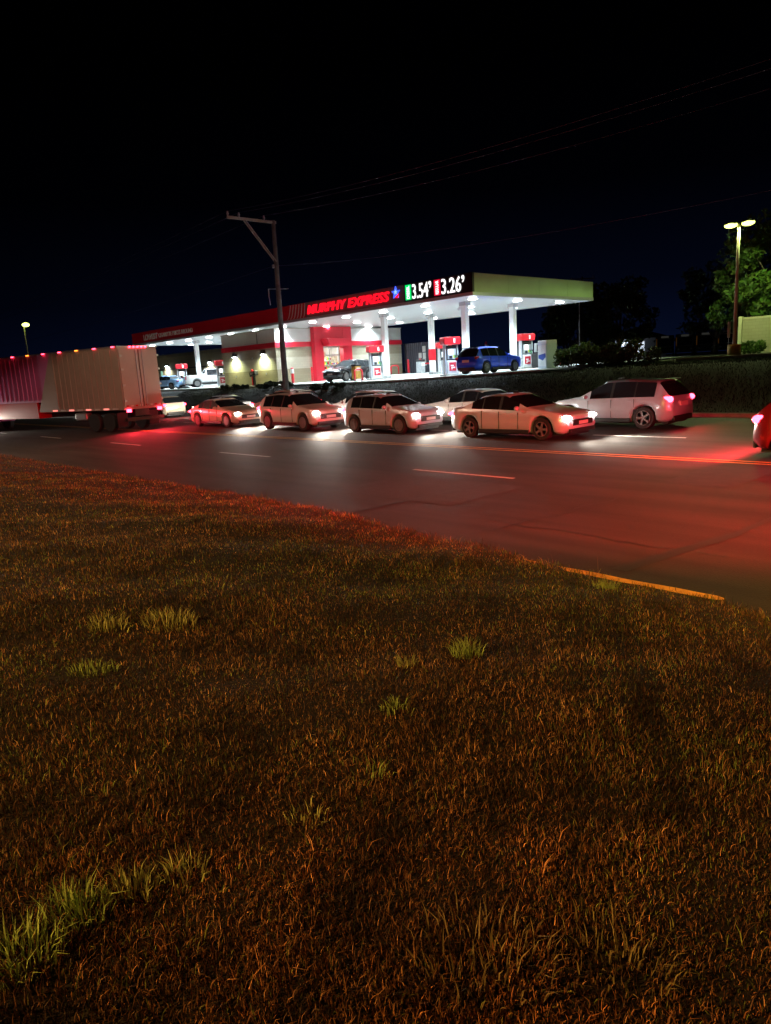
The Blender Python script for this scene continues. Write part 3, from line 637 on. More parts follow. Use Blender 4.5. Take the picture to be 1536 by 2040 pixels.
def make_car(kind, paint, loc, rz, label, cat, tail=0.0, head=0.0, group=None, gloss=None):
    K = KINDS[kind]; L, W = K['L'], K['W']
    r = empty('parked_car' if group is None else 'passing_car', loc, rz); tag(r, label, cat, group)
    n = 96; ts = [i / n for i in range(n + 1)]
    rings = []
    for t in ts:
        x = (t - .5) * L
        e = min(t, 1 - t)
        wf = 1 - .20 * max(0, 1 - e / .10) ** 2.2
        w = W / 2 * wf
        zt = smooth_prof(K['top'], t, .006); bl = min(interp(K['belt'], t), zt - .03)
        zb = K['zb'] + .12 * max(0, 1 - e / .05)
        arch = 0
        for a in K['ax']:
            dx = x - (a - .5) * L; ra = K['rw'] + .075
            if abs(dx) < ra: arch = K['rw'] + math.sqrt(ra * ra - dx * dx)
        hc = max(0, zt - bl)
        wr = w * (.95 - .36 * min(1, hc / .75))
        z1 = max(zb, arch); z2 = max(zb + .10, arch + .004); z3 = max(zb + (bl - zb) * .52, arch + .012); z4 = max(bl - .10, z3 + .02)
        P = [(0, zb), (w * .80, z1), (w * .985, z2), (w * 1.0, z3), (w * .985, z4), (w * .945, bl),
             (wr + (w * .945 - wr) * .12, bl + hc * .86), (wr * .86, bl + hc * .965), (wr * .45, zt - .006), (0, zt)]
        ring = [(x, y, z) for y, z in P] + [(x, -y, z) for y, z in reversed(P[1:-1])]
        rings.append(ring)
    m = len(rings[0]); V = [v for ring in rings for v in ring]
    pillar = []
    body, glass = [], {'rear_window': [], 'windscreen': [], 'side_window': []}
    for i in range(n):
        tm = (ts[i] + ts[i + 1]) / 2
        for k in range(m):
            k2 = (k + 1) % m; f = (i * m + k, i * m + k2, (i + 1) * m + k2, (i + 1) * m + k)
            seg = k if k < 9 else m - 1 - k     # mirrored index of the segment
            tgt = body
            if seg == 5 and any(a <= tm <= b for a, b in K['side']): tgt = glass['side_window']
            elif seg == 5 and K['side'][0][0] <= tm <= K['side'][-1][1]: tgt = pillar
            elif seg in (6, 7, 8) and K['ws'][0] <= tm <= K['ws'][1]: tgt = glass['windscreen']
            elif seg in (6, 7, 8) and K['rear'][0] <= tm <= K['rear'][1]: tgt = glass['rear_window']
            tgt.append(f)
    body += [tuple(reversed(range(m))), tuple(n * m + k for k in range(m))]
    def sub(name, F, mt, par, split=0):
        used = sorted({i for f in F for i in f}); ix = {u: j for j, u in enumerate(used)}
        q = MB(); q.v = [V[u] for u in used]; q.f = [tuple(ix[i] for i in f) for f in F]
        return q.build(name, mt, par, smooth=True)
    bo = sub('body', body, paint, r)
    sub('windscreen', glass['windscreen'], M_glass, r); sub('rear_window', glass['rear_window'], M_glass, r)
    for a, b in K['side']:
        for s in (0, 1):
            F = [f for f in glass['side_window'] if a <= (ts[f[0] // m] + ts[f[2] // m]) / 2 <= b and ((f[0] % m) < m // 2) == (s == 0)]
            if F: sub('side_window', F, M_glass, r)
    for s in (0, 1):
        for a, b in zip(K['side'][:-1], K['side'][1:]):
            F = [f for f in pillar if a[1] - .01 <= (ts[f[0] // m] + ts[f[2] // m]) / 2 <= b[0] + .01 and ((f[0] % m) < m // 2) == (s == 0)]
            if F: sub('door_pillar', F, M_black, r)
    # underbody
    MB().bb(-L * .46, L * .46, -W * .36, W * .36, K['zb'] - .06, K['zb'] + .02).build('underbody', M_black, r)
    for a in K['ax']:
        for s in (-1, 1):
            x = (a - .5) * L; y = s * (W / 2 - .115); rw = K['rw']
            wl = empty('wheel', (x, y, rw)); wl.parent = r
            t = MB(); t.tube([(0, -.11, 0), (0, -.11, 0), (0, -.085, 0), (0, .085, 0), (0, .11, 0), (0, .11, 0)], [rw * .62, rw * .94, rw, rw, rw * .94, rw * .62], 28); t.build('tyre', M_rub, wl, smooth=False)
            rm_ = MB(); yo = s * .085
            rm_.tube([(0, yo + s * .026, 0), (0, yo + s * .026, 0), (0, yo + s * .04, 0), (0, yo + s * .04, 0), (0, yo + s * .026, 0)], [rw * .60, rw * .66, rw * .66, rw * .60, rw * .60], 28, caps=False)
            for k in range(5):
                th = k * 2 * math.pi / 5; rm_.box((math.cos(th) * rw * .34, yo + s * .036, math.sin(th) * rw * .34), (rw * .56, .03, .07), rot=(0, -th, 0))
            rm_.tube([(0, yo, 0), (0, yo + s * .055, 0)], rw * .14, 12)
            rm_.build('rim', M_rim, wl)
    zt_, zh_ = K['H'] * .60, K['H'] * .47
    xr = -L / 2; xf = L / 2
    for s in (-1, 1):
        tl = MB()
        if kind in ('suv', 'hatch'):
            tl.ell((xr + .10, s * W * .405, zt_ - .03), (.10, .15, .10), rz=s * .5); tl.ell((xr + .20, s * W * .445, zt_), (.20, .035, .07), rz=s * .10)
        elif kind == 'pickup': tl.bb(xr - .01, xr + .08, s * W * .42 - .09, s * W * .42 + .09, .82, 1.14)
        else:
            tl.ell((xr + .08, s * W * .39, .80), (.09, .20, .075), rz=s * .4); tl.ell((xr + .22, s * W * .452, .80), (.16, .03, .06), rz=s * .1)
        tl.build('taillight', M_tail if tail else M_tailoff, r, smooth=kind != 'pickup')
        hl = MB(); hl.ell((xf - .13, s * W * .37, zh_), (.15, .19, .075), rz=-s * .55); hl.ell((xf - .30, s * W * .44, zh_ + .02), (.20, .035, .055), rz=-s * .13)
        hl.build('headlight', M_head if head else M_headoff, r, smooth=True)
        mi = MB(); mi.ell(((K['ws'][1] - .5) * L - .28, s * (W / 2 + .08), interp(K['belt'], .65) + .08), (.07, .11, .075)); mi.build('wing_mirror', paint, r, smooth=True)
        for a, b in K['side'][-2:]:
            x = (a - .5) * L + .05
            MB().bb(x, x + .18, s * (W / 2 * .985) - .02, s * (W / 2 * .985) + .022, interp(K['belt'], a) - .14, interp(K['belt'], a) - .105).build('door_handle', paint, r, bevel=.01)
        for a, b in K['side']:
            x = (b - .5) * L + .02; sl = MB()
            sl.bb(x, x + .012, s * W / 2 * .985 - .02, s * W / 2 * .985 + .012, K['zb'] + .14, interp(K['belt'], b) - .06)
            sl.build('door_seam', M_black, r)
        MB().bb((K['ax'][0] - .5) * L + K['rw'] + .09, (K['ax'][1] - .5) * L - K['rw'] - .09, s * W / 2 - .05, s * W / 2 + .004, K['zb'] - .01, K['zb'] + .13).build('sill', M_black, r, bevel=.02)
    MB().bb(xr - .025, xr + .06, -W * .36, W * .36, K['zb'] + .02, K['zb'] + .20).build('rear_bumper', M_black if kind != 'pickup' else M_steel, r, bevel=.03)
    MB().bb(xr - .035, xr + .05, -.26, .26, K['H'] * .44, K['H'] * .44 + .15).build('licence_plate', M_plate, r)
    MB().bb(xf - .05, xf + .025, -W * .30, W * .30, K['H'] * .30, K['H'] * .43).build('grille', M_black, r, bevel=.02)
    MB().bb(xf - .05, xf + .02, -W * .38, W * .38, K['zb'] + .03, K['zb'] + .16).build('lower_bumper', M_black, r, bevel=.02)
    MB().bb(xf + .02, xf + .035, -.25, .25, K['H'] * .32, K['H'] * .39).build('licence_plate', M_plate, r)
    if K.get('spoiler'): MB().bb((.075 - .5) * L, (.14 - .5) * L, -W * .30, W * .30, K['H'] - .075, K['H'] - .045).build('roof_spoiler', M_black, r, bevel=.012)
    if 'bed' in K:
        a, b = K['bed']
        MB().bb((a - .5) * L + .06, (b - .5) * L, -W * .40, W * .40, 1.19, 1.212).build('load_bed', M_black, r)
        for s in (-1, 1): MB().bb((a - .5) * L, (b - .5) * L, s * W * .435 - .06, s * W * .435 + .06, 1.18, 1.235).build('bed_rail', paint, r, bevel=.02)
        MB().bb(xr - .02, xr + .004, -W * .36, W * .36, .72, 1.12).build('tailgate', mat('tailgate_grey', (.25, .25, .25), .4, metal=.4), r, bevel=.01)
    MB().bb(-.2, -.02, -.03, .03, interp(K['top'], .45) - .01, interp(K['top'], .45) + .05).build('roof_aerial', M_black, r, bevel=.01)
    if tail:
        for s in (-1, 1):
            l = lamp('taillight_glow', 'SPOT', (xr - .12, s * W * .39, zt_), tail, (1, .03, .05), r, spot=165, blend=.5, radius=.09); aim(l, (-1, 0, -.25))
    if head:
        for s in (-1, 1):
            l = lamp('headlight_beam', 'SPOT', (xf + .08, s * W * .37, zh_), head, (1.0, .90, .76), r, spot=110, blend=.9, radius=.07); aim(l, (1, 0, -.13))
    return r
def paint(name, c, metal=.2): return mat('car_paint_' + name, c, .28, metal=metal, coat=.7, var=.03)

make_car('suv', paint('blue', (.008, .06, .75), .2), (-28.9, 36.2, Lz(-28.9, 36.2)), R(90), 'bright blue crossover parked under the right end of the canopy', 'car')
make_car('suv', paint('black', (.006, .006, .008)), (-43.6, 36.9, Lz(-43.6, 36.9)), R(-80), 'glossy black crossover parked in front of the red store entrance', 'car')
make_car('pickup', paint('truck_white', (.75, .76, .77), 0), (-67.3, 38.0, Lz(-67.3, 38)), R(72), 'white pickup truck parked under the canopy at the far side of the store', 'pickup')
make_car('sedan', paint('pale_blue', (.22, .38, .62)), (-71.5, 31.8 + 3.2, Lz(-71.5, 35)), R(200), 'pale blue sedan in front of the fuel pump beside the white pickup', 'car')

G = 'cars stopped in line on the road'
row = [('suv', paint('silver_blue', (.42, .52, .60)), -12.8, 'silver blue crossover, last of the line of cars, brake lights lit', 45, 260),
       ('sedan', paint('pearl', (.72, .72, .70)), -19.6, 'pearl white sedan just ahead of the silver blue crossover', 45, 260),
       ('hatch', paint('white', (.8, .8, .79)), -26.3, 'white hatchback in the middle of the line, ahead of the pearl sedan', 40, 260),
       ('suv', paint('ivory', (.74, .70, .62)), -33.2, 'ivory crossover in line behind a grey sedan', 40, 260),
       ('sedan', paint('grey', (.35, .37, .40)), -40.4, 'grey sedan in line ahead of the ivory crossover', 40, 260),
       ('hatch', paint('cream', (.72, .64, .50)), -48.5, 'cream hatchback half hidden by the box truck', 40, 260),
       ('suv', paint('maroon', (.20, .02, .03)), -56.5, 'maroon crossover at the head of the line beyond the box truck', 40, 260)]
for i, (k, p, x, lab, tl, hd) in enumerate(row):
    make_car(k, p, (x, 23.25 + .12 * math.sin(i * 2.1), 0), R(180 + 1.2 * math.sin(i * 1.7)), lab, 'car', tail=tl, head=hd, group=G)
make_car('hatch', paint('dark_red', (.16, .01, .015)), (-3.9, 17.6, 0), R(2), 'dark red hatchback leaving the frame with its round tail lamp lit', 'car', tail=420, head=200, group='cars driving away on the near lanes')

G2 = 'cars coming along the middle lane with headlights on'
for i, (k, p, x, y, lab, hd) in enumerate((
        ('sedan', paint('bone', (.60, .66, .72)), -14.2, 19.3, 'pale silver sedan facing right in the middle lane, headlights glaring', 430),
        ('hatch', paint('frost', (.55, .63, .72)), -20.6, 19.5, 'frost white hatchback facing right, close behind the pale silver sedan', 430),
        ('suv', paint('warm_white', (.78, .77, .74)), -26.6, 19.4, 'white crossover facing right, between the frost hatchback and champagne sedan', 430),
        ('sedan', paint('champagne', (.66, .60, .48)), -33.4, 19.5, 'champagne sedan facing right near the utility pole', 430),
        ('hatch', paint('chalk', (.78, .78, .78)), -52.0, 11.6, 'added chalk white hatchback, unseen past the left edge, headlights lighting the truck side', 320))):  # last car is added out of view; its headlights brighten the truck
    make_car(k, p, (x, y, 0), R(1.5 * math.sin(i * 2.3)), lab, 'car', tail=25, head=hd, group=G2)

# box truck turning across the near lanes
def make_truck(loc, rz, label='tall box truck with a beige cargo box, magenta light painted on its front half, red lamps along its top edge', low=260, high=0):
    r = empty('box_truck', loc, rz); tag(r, label, 'truck')
    Lb, Wb, z0, z1 = 13.8, 2.5, 1.15, 4.32      # cargo box from x=0 (rear) to x=+Lb (front)
    M_be = mat('truck_box_beige', (.36, .31, .26), .5, var=.08, vscale=.8); M_mg = mat('painted_magenta_light', (.55, .16, .42), .5, var=.08, vscale=.8)  # magenta is coloured light on the front half, put into the paint
    spl = 6.9
    b = MB().prism([(.05, z0), (.05, z1), (spl - 1.1, z1), (spl + .6, z0)], Wb, 'y', -Wb / 2).build('cargo_box', M_be, r); b['label'] = 'beige rear half of the cargo box'
    for i in range(12): MB().bb(.6 + i * .45, .64 + i * .45, Wb / 2, Wb / 2 + .035, z0 + .12, z1 - .12).build('side_rib', M_be, b)
    b2 = MB().prism([(spl + .606 - .295, z0 + .55), (spl - 1.094, z1), (Lb, z1), (Lb, z0 + .55)], Wb, 'y', -Wb / 2).build('cargo_box', M_mg, r); b2['label'] = 'front half of the cargo box with magenta light painted on'
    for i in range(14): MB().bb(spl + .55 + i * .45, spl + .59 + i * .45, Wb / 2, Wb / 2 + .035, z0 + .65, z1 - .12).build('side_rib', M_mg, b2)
    MB().bb(spl + .7, Lb, -Wb / 2 - .01, Wb / 2 + .01, z0 - .35, z0 + .545).build('side_skirt', mat('painted_red_light', (.5, .01, .02), .35), r)  # skirt red is red light along the lower edge, painted on
    q = MB(); q.bb(0, Lb, Wb / 2 - .05, Wb / 2 + .03, z1 + .002, z1 + .07); q.bb(0, Lb, -Wb / 2 - .03, -Wb / 2 + .05, z1 + .002, z1 + .07); q.bb(0, Lb, Wb / 2 + .001, Wb / 2 + .03, z0 - .1, z0 + .06) if False else None
    q.bb(0, .05, -Wb / 2 + .05, Wb / 2 - .05, z1 + .002, z1 + .07)
    q.build('top_rail', M_steel, r)
    for s in (-1, 1):
        d = MB().bb(-.02, .045, s * .62 - .59, s * .62 + .59, z0 + .1, z1 - .1).build('rear_door', M_be, r, bevel=.01)
        MB().tube([(-.05, s * .2, z0 + .1), (-.05, s * .2, z1 - .1)], .022, 6).build('lock_rod', M_steel, d)
    MB().bb(-.08, .1, -1.2, 1.2, .55, .72).build('rear_bumper', M_dark, r)
    for s in (-1, 1):
        MB().bb(.55, .58, s * 1.02 - .32, s * 1.02 + .32, .25, 1.0).build('mudflap', M_rub, r)
        for z in (1.6, 2.4, 3.2, 3.9): MB().bb(-.05, -.021, s * 1.17 - .12, s * 1.17 + .03, z - .05, z + .05).build('door_hinge', M_steel, r)
        for k in range(4): MB().bb(-.03, -.021, s * .62 - .5 + k * .28, s * .62 - .34 + k * .28, z0 + .14, z0 + .22).build('reflective_strip', M_tailoff if k % 2 else M_plate, r)
    for s in (-1, 1):
        MB().bb(-.06, .03, s * 1.0 - .12, s * 1.0 + .12, z0 - .14, z0 + .02).build('taillight', M_tail, r)
        l = lamp('taillight_glow', 'SPOT', (-.12, s * 1.0, z0 - .05), low, (1, .03, .05), r, spot=160, radius=.1); aim(l, (-1, 0, -.3))
    for k in range(5): MB().bb(-.06, .0, -.5 + k * .25 - .04, -.5 + k * .25 + .04, z1 - .02, z1 + .05).build('marker_light', M_tail, r)
    if high:
        l = lamp('added_red_spot', 'SPOT', (-.15, 0, z1 + .02), high, (1, .012, .03), r, spot=66, blend=.7, radius=.3); aim(l, (-1, .03, -.58))  # added spot that reddens the road, far stronger than marker lights
    for k in range(9): MB().bb(.2 + k * 1.5, .42 + k * 1.5, Wb / 2 + .031, Wb / 2 + .06, z1 + .005, z1 + .05).build('marker_light', M_amber if k in (2, 5, 8) else M_tail, r)
    for k in range(8): MB().bb(.5 + k * .75, .95 + k * .75, Wb / 2 + .001, Wb / 2 + .01, z0 + .02, z0 + .10).build('reflective_strip', mat('glowing_reflective', (.8, .25, .2), .3, emit=(1, .25, .2), estr=.6) if k % 2 else M_plate, r)  # odd strips glow: headlight shine on the tape put in as emission
    MB().bb(.2, Lb + 1.6, -.45, .45, .78, 1.14).build('chassis', M_black, r)
    for x in (1.5, 2.75, Lb + 1.0):
        for s in (-1, 1):
            wl = empty('wheel', (x, s * 1.03, .5)); wl.parent = r
            MB().tube([(0, -.14, 0), (0, -.14, 0), (0, -.1, 0), (0, .1, 0), (0, .14, 0), (0, .14, 0)], [.3, .47, .5, .5, .47, .3], 28).build('tyre', M_rub, wl)
            MB().tube([(0, s * .08, 0), (0, s * .12, 0)], [.31, .27], 20).build('rim', M_steel, wl)
    c = MB(); c.prism([(Lb + .15, .55), (Lb + .15, 2.9), (Lb + 1.2, 2.95), (Lb + 1.9, 1.9), (Lb + 2.35, 1.75), (Lb + 2.4, .55)], 2.2, 'y', -1.1); c.build('cab', mat('truck_cab', (.5, .12, .3), .35, coat=.5), r, bevel=.08)
    for s in (-1, 1): MB().bb(Lb + .5, Lb + 1.3, s * 1.102, s * 1.115, 1.85, 2.55).build('side_window', M_glass, r); MB().bb(Lb + 2.38, Lb + 2.43, s * .8 - .18, s * .8 + .18, .95, 1.15).build('headlight', M_headoff, r)
    MB().bb(3.4, 4.4, Wb / 2 - .5, Wb / 2 - .08, .62, 1.05).build('fuel_tank', M_steel, r, bevel=.08)
    return r
make_truck((-36.4, 16.4, 0), R(180 + 15))
make_truck((3.2, 11.6, 0), 0, 'added second box truck, unseen past the right edge, with a red spot to redden the road', 120, 11500)  # unseen truck added to carry the red road light

# far parked buses with pale windscreen frames
def make_bus(loc, rz, label):
    r = empty('parked_bus', loc, rz); tag(r, label, 'bus', 'dark buses parked side by side beyond the lot')
    Mb = mat('bus_dark', (.05, .045, .03), .5, var=.2)
    MB().bb(-4.5, 4.5, -1.2, 1.2, .45, 2.9).build('body', Mb, r, bevel=.12)
    f = MB(); f.bb(4.5, 4.55, -1.0, -.93, 1.3, 2.5); f.bb(4.5, 4.55, .93, 1.0, 1.3, 2.5); f.bb(4.5, 4.55, -.93, .93, 1.3, 1.37); f.bb(4.5, 4.55, -.93, .93, 2.43, 2.5)
    f.build('windscreen_frame', mat('bus_trim', (.35, .33, .28), .5), r); MB().bb(4.5, 4.53, -.92, .92, 1.38, 2.42).build('windscreen', M_glass, r)
    MB().bb(4.5, 4.57, -.5, .5, 2.56, 2.82).build('destination_sign', mat('bus_sign', (.4, .4, .36), .6, emit=(.8, .8, .7), estr=.010), r)
    MB().bb(4.5, 4.58, -1.12, -1.03, 1.3, 2.5).build('amber_strip', mat('amber_strip', (.7, .3, .03), .4, emit=(1, .4, .05), estr=.012), r)
    for s in (-1, 1):
        MB().ell((4.75, s * 1.35, 2.2), (.06, .12, .2)).build('wing_mirror', M_steel, r); MB().tube([(4.52, s * .8, .9), (4.56, s * .8, .9)], .12, 12).build('headlight', M_headoff, r)
        for x in (-2.8, 3.0): MB().tube([(x, s * 1.0, .48), (x, s * 1.24, .48)], .48, 18).build('wheel', M_rub, r)
    return r
b0 = make_bus((-48.9, 102, 2.1), R(-65), 'dark parked bus nearest the lit doorway of the far building')
for x, y, lab in ((-45.6, 101, 'dark parked bus with an amber edge, second from the lit doorway'), (-42.4, 100, 'dark parked bus third from the lit doorway'), (-39.2, 99, 'dark parked bus nearest the lamp post, under the tree')):
    c = copy_tree(b0); c.location = (x, y, 2.1); c['label'] = lab

# ------------------------------------------------------------------ poles, lamps, wires
PXp, PYp = -43.2, 30.4
pz = bank_z(PXp, PYp)
r = empty('utility_pole', (PXp, PYp, pz)); tag(r, 'weathered wooden utility pole with a one sided braced crossarm before the store', 'utility pole')
HP = 13.1
m = MB(); m.tube([(PXp, PYp, pz - .2), (PXp + .03, PYp, 5), (PXp + .05, PYp, 9), (PXp + .12, PYp, HP)], [.23, .20, .17, .14], 12); m.build('pole', M_wood, r, world=True)
arm = MB().box((PXp + .12, PYp - 1.75, HP - .12), (.14, 3.9, .16)).build('crossarm', mat('crossarm_wood', (.22, .2, .18), .8, var=.3, vscale=4), r, world=True)
for dx in (-.11, .11):
    MB().tube([(PXp + .12 + dx, PYp - 2.35, HP - .2), (PXp + .1 + dx * .9, PYp - .05, HP - 2.75)], .045, 6).build('brace', MATS['crossarm_wood'], r, world=True)
ins_y = (PYp - 3.62, PYp - 2.75, PYp - .75)
for y in ins_y:
    i = MB(); i.tube([(PXp + .12, y, HP - .03), (PXp + .12, y, HP + .10), (PXp + .12, y, HP + .16), (PXp + .12, y, HP + .26)], [.03, .09, .06, .05], 10); i.build('insulator', mat('insulator_grey', (.3, .3, .36), .3, coat=.4), r, world=True)
MB().box((PXp - .02, PYp - .2, HP - 3.05), (.16, .12, .22)).build('neutral_bracket', M_steel, r, world=True)
br = MB(); br.tube([(PXp - .1, PYp - .75, 8.5), (PXp + .1, PYp + .5, 8.53), (PXp + .2, PYp + .8, 8.55)], .02, 6); br.tube([(PXp - .1, PYp - .72, 8.5), (PXp - .12, PYp - .72, 8.0), (PXp - .05, PYp - .70, 7.4)], .035, 6)
br.build('cable_bracket', M_steel, r, world=True)
def wire(label, z0, y, sag, x_far=-150, x_near=8.0):
    r = None
    def span(xa, xb, za, zb):
        P = []
        for i in range(25):
            t = i / 24; P.append((xa + (xb - xa) * t, y, za + (zb - za) * t - 4 * sag * t * (1 - t)))
        return P
    L_ = span(x_far, PXp + .12, z0 - .4, z0); N_ = span(PXp + .12, x_near, z0, z0 - 1.3)
    m = MB(); m.tube(L_ + N_[1:], .011, 5)
    tag(m.build('power_line', mat('cable', (.035, .03, .05), .6), smooth=True), label, 'power line', 'power lines strung along the road')
for y, lab in zip(ins_y, ('overhead line from the outer tip of the crossarm', 'overhead line from the middle of the crossarm', 'overhead line from the crossarm next to the pole')): wire(lab, HP + .25, y, 1.0)
wire('lower overhead line from the bracket under the braces', HP - 3.05, PYp - .3, 1.1)

def lamp_post(loc, h, heads, label, yellow=None, energy=900, col=(.76, 1.0, .36), big=1.0):
    r = empty('lamp_post', loc); tag(r, label, 'lamp post')
    MB().tube([(0, 0, 0), (0, 0, h)], [.11, .075], 12).build('pole', mat('lamp_pole_paint', (.50, .50, .34), .55, var=.1), r)
    if yellow: MB().tube([(0, 0, 0), (0, 0, yellow), (0, 0, yellow + .04)], [.36, .36, .30], 24).build('base', M_yel, r)
    else: MB().tube([(0, 0, 0), (0, 0, .3)], .25, 16).build('base', M_conc, r)
    MB().bb(-.16, .16, -.05, .05, h - .06, h + .06).build('bracket', M_dark, r)
    for (dx, dy, tilt) in heads:
        a = math.atan2(dy, dx); l_ = math.hypot(dx, dy)
        hd = MB().box((dx, dy, h + .10), (.62, .42, .12), rot=(0, tilt, a)).build('lamp_head', M_dark, r, bevel=.04)
        ln = MB(); ln.ell((dx, dy, h + .0), (.36 * big, .26 * big, .15 * big)); ln.build('lens', M_lensy, hd, smooth=True)
        lamp('street_lamp_light', 'SPOT', (dx, dy, h - .12), energy, col, r, spot=172, blend=.15, radius=.12)
    return r
lamp_post((-16.6, 43.2, 2.10), 7.2, ((-.42, -.05, 0), (.44, .1, 0)), 'double headed lamp post on a yellow concrete base by the block wall', yellow=.62, energy=1350)
o = bpy.data.objects['lamp_post']
MB().bb(-.36, -.30, -.14, .14, 1.05, 1.95).build('notice_plate', M_plate, o)
MB().tube([(-.33, 0, 0.0), (-.33, 0, 1.05)], .02, 6).build('notice_post', M_steel, o)
lamp_post((-119, 36, 2.0), 10.3, ((.7, .1, 0),), 'single headed lamp post far away beyond the box truck', energy=900, big=2.0)
# thin poles behind the canopy
r = empty('flag_pole', (-43.3, 70, 2.0)); tag(r, 'thin pale pole rising behind the right end of the canopy', 'pole')
MB().tube([(0, 0, 0), (0, 0, 7.2)], [.09, .05], 8).build('shaft', M_steel, r); MB().ell((0, 0, 7.25), (.09, .09, .09)).build('finial', M_steel, r)
r = empty('utility_pole', (-55.2, 90, 2.0)); tag(r, 'distant power pole showing its crossarm just above the canopy corner', 'utility pole')
MB().tube([(0, 0, 0), (0, 0, 11.6)], [.18, .12], 8).build('pole', M_wood, r)
MB().box((0, 0, 11.3), (3.4, .12, .14), R(45)).build('crossarm', M_wood, r)
for k in (-1.5, 0, 1.5): MB().tube([(k * .707, k * .707, 11.37), (k * .707, k * .707, 11.62)], .07, 8).build('insulator', M_steel, r)
# stop sign
r = empty('stop_sign', (-48.3, 60, 2.05)); tag(r, 'red octagonal stop sign seen above the roof of the blue crossover', 'stop sign')
MB().tube([(0, 0, 0), (0, 0, 2.0)], .04, 8).build('post', M_steel, r)
a = R(-35); q = MB()
oc = [(.48 * math.cos(math.pi / 8 + k * math.pi / 4), .48 * math.sin(math.pi / 8 + k * math.pi / 4)) for k in range(8)]
q.add([(x * math.cos(a), x * math.sin(a) + dy, 2.35 + z) for dy in (0, .02) for x, z in oc], [tuple(range(8)), tuple(reversed(range(8, 16)))] + [((i + 1) % 8, i, i + 8, (i + 1) % 8 + 8) for i in range(8)])
q.build('sign_plate', M_red, r)
text_mesh('sign_lettering', 'STOP', .24, M_white, r, (-48.3 - .30 * math.cos(a) , 60 - .30 * math.sin(a) - .03, 4.28), (math.cos(a), math.sin(a), 0), (0, 0, 1), depth=.01, width=.6)

# ------------------------------------------------------------------ buildings and walls
def block_mat(name, c, mort=.75, bw=.4, bh=.2):
    m = bpy.data.materials.new(name); m.use_nodes = True; nt = m.node_tree; p = nt.nodes['Principled BSDF']; L = nt.links
    tc = nt.nodes.new('ShaderNodeTexCoord'); sp = nt.nodes.new('ShaderNodeSeparateXYZ'); L.new(tc.outputs['Object'], sp.inputs[0])
    cb = nt.nodes.new('ShaderNodeCombineXYZ'); L.new(sp.outputs['X'], cb.inputs[0]); L.new(sp.outputs['Z'], cb.inputs[1])
    br = nt.nodes.new('ShaderNodeTexBrick'); br.inputs['Scale'].default_value = 1; br.inputs['Brick Width'].default_value = bw; br.inputs['Row Height'].default_value = bh; br.inputs['Mortar Size'].default_value = .008
    br.inputs['Color1'].default_value = (*c, 1); br.inputs['Color2'].default_value = (*[k * .92 for k in c], 1); br.inputs['Mortar'].default_value = (*[k * mort for k in c], 1)
    L.new(cb.outputs[0], br.inputs['Vector']); L.new(br.outputs[0], p.inputs['Base Color']); p.inputs['Roughness'].default_value = .9
    return m
r = empty('block_wall', (-18.2, 47.9, 2.08), R(5)); tag(r, 'tan block wall with a pale coping and corner post under the lamp post', 'wall')
MB().bb(.25, 16, 0, .25, 0, 2.2).build('wall_panel', block_mat('tan_block', (.42, .38, .27)), r)
MB().bb(.25, 16, -.04, .29, 2.203, 2.33).build('coping', mat('pale_coping', (.6, .58, .42), .7, var=.1), r)
MB().bb(0, .22, -.05, .3, 0, 2.4).build('corner_post', MATS['pale_coping'], r)

r = empty('beige_building', (-112, 58, 2.0)); tag(r, 'long beige commercial building behind the far end of the canopy', 'building')
Mbg = block_mat('beige_block', (.34, .30, .21), .85, .8, .4)
MB().bb(-50, 20, 0, 12, 0, 4.7).build('wall', Mbg, r)
MB().bb(-50.1, 20.1, -.1, 12.1, 4.703, 5.2).build('parapet', mat('beige_parapet', (.24, .22, .17), .8, var=.1), r)
MB().bb(-50, 20, -.06, -.003, 2.6, 2.75).build('trim_band', M_dark, r)
for x in (-5.4, 9.5):
    b = MB().bb(x - .3, x + .3, -.35, -.002, 3.2, 3.5).build('wall_lamp', M_dark, r); MB().bb(x - .26, x + .26, -.34, -.05, 3.16, 3.197).build('lens', MATS['lit_wallpack'], b)
    l = lamp('wall_lamp_light', 'SPOT', (-112 + x, 57.5, 5.1), 500, (.95, .95, .78), r, spot=150, blend=.8, world=True); aim(l, (0, .4, -1))
MB().bb(-8.2, -7.6, -.03, -.003, 1.4, 2.5).build('wall_sign', mat('green_sign', (.2, .5, .35), .5, emit=(.4, .8, .6), estr=.25), r)
MB().bb(12, 13.1, -.05, -.002, 0, 2.2).build('door', M_dark, r)

r = empty('long_building', (-60, 114, 2.0), R(-50)); tag(r, 'dark low building with a hipped roof and one lit doorway beyond the lot', 'building')
bw = MB(); bw.bb(-16, 4.5, -4, 4, 0, 3.2); bw.build('wall', mat('far_wall', (.2, .2, .22), .8, var=.1), r)
q = MB(); q.add([(-16.6, -4.6, 3.2), (5.1, -4.6, 3.2), (5.1, 4.6, 3.2), (-16.6, 4.6, 3.2), (-13, 0, 4.9), (2.2, 0, 4.9)], [(0, 1, 5, 4), (1, 2, 5), (2, 3, 4, 5), (3, 0, 4), (0, 3, 2, 1)]); q.build('roof', mat('dark_shingle', (.03, .03, .035), .9, var=.2), r)
MB().bb(4.503, 4.56, -3.2, .6, .1, 2.7).build('lit_doorway', mat('lit_doorway', (.6, .65, .7), .5, emit=(.75, .85, 1), estr=.55), r)
for k in range(4): MB().bb(4.56, 4.60, -3.2 + k * 1.22, -3.12 + k * 1.22, .1, 2.7).build('door_frame', M_dark, r)
MB().bb(4.56, 4.6, -3.2, .6, 1.9, 1.98).build('door_frame', M_dark, r)
lamp('porch_light', 'POINT', (5.6, -2.6, 2.9), 60, (.8, .9, 1), r, radius=.15)

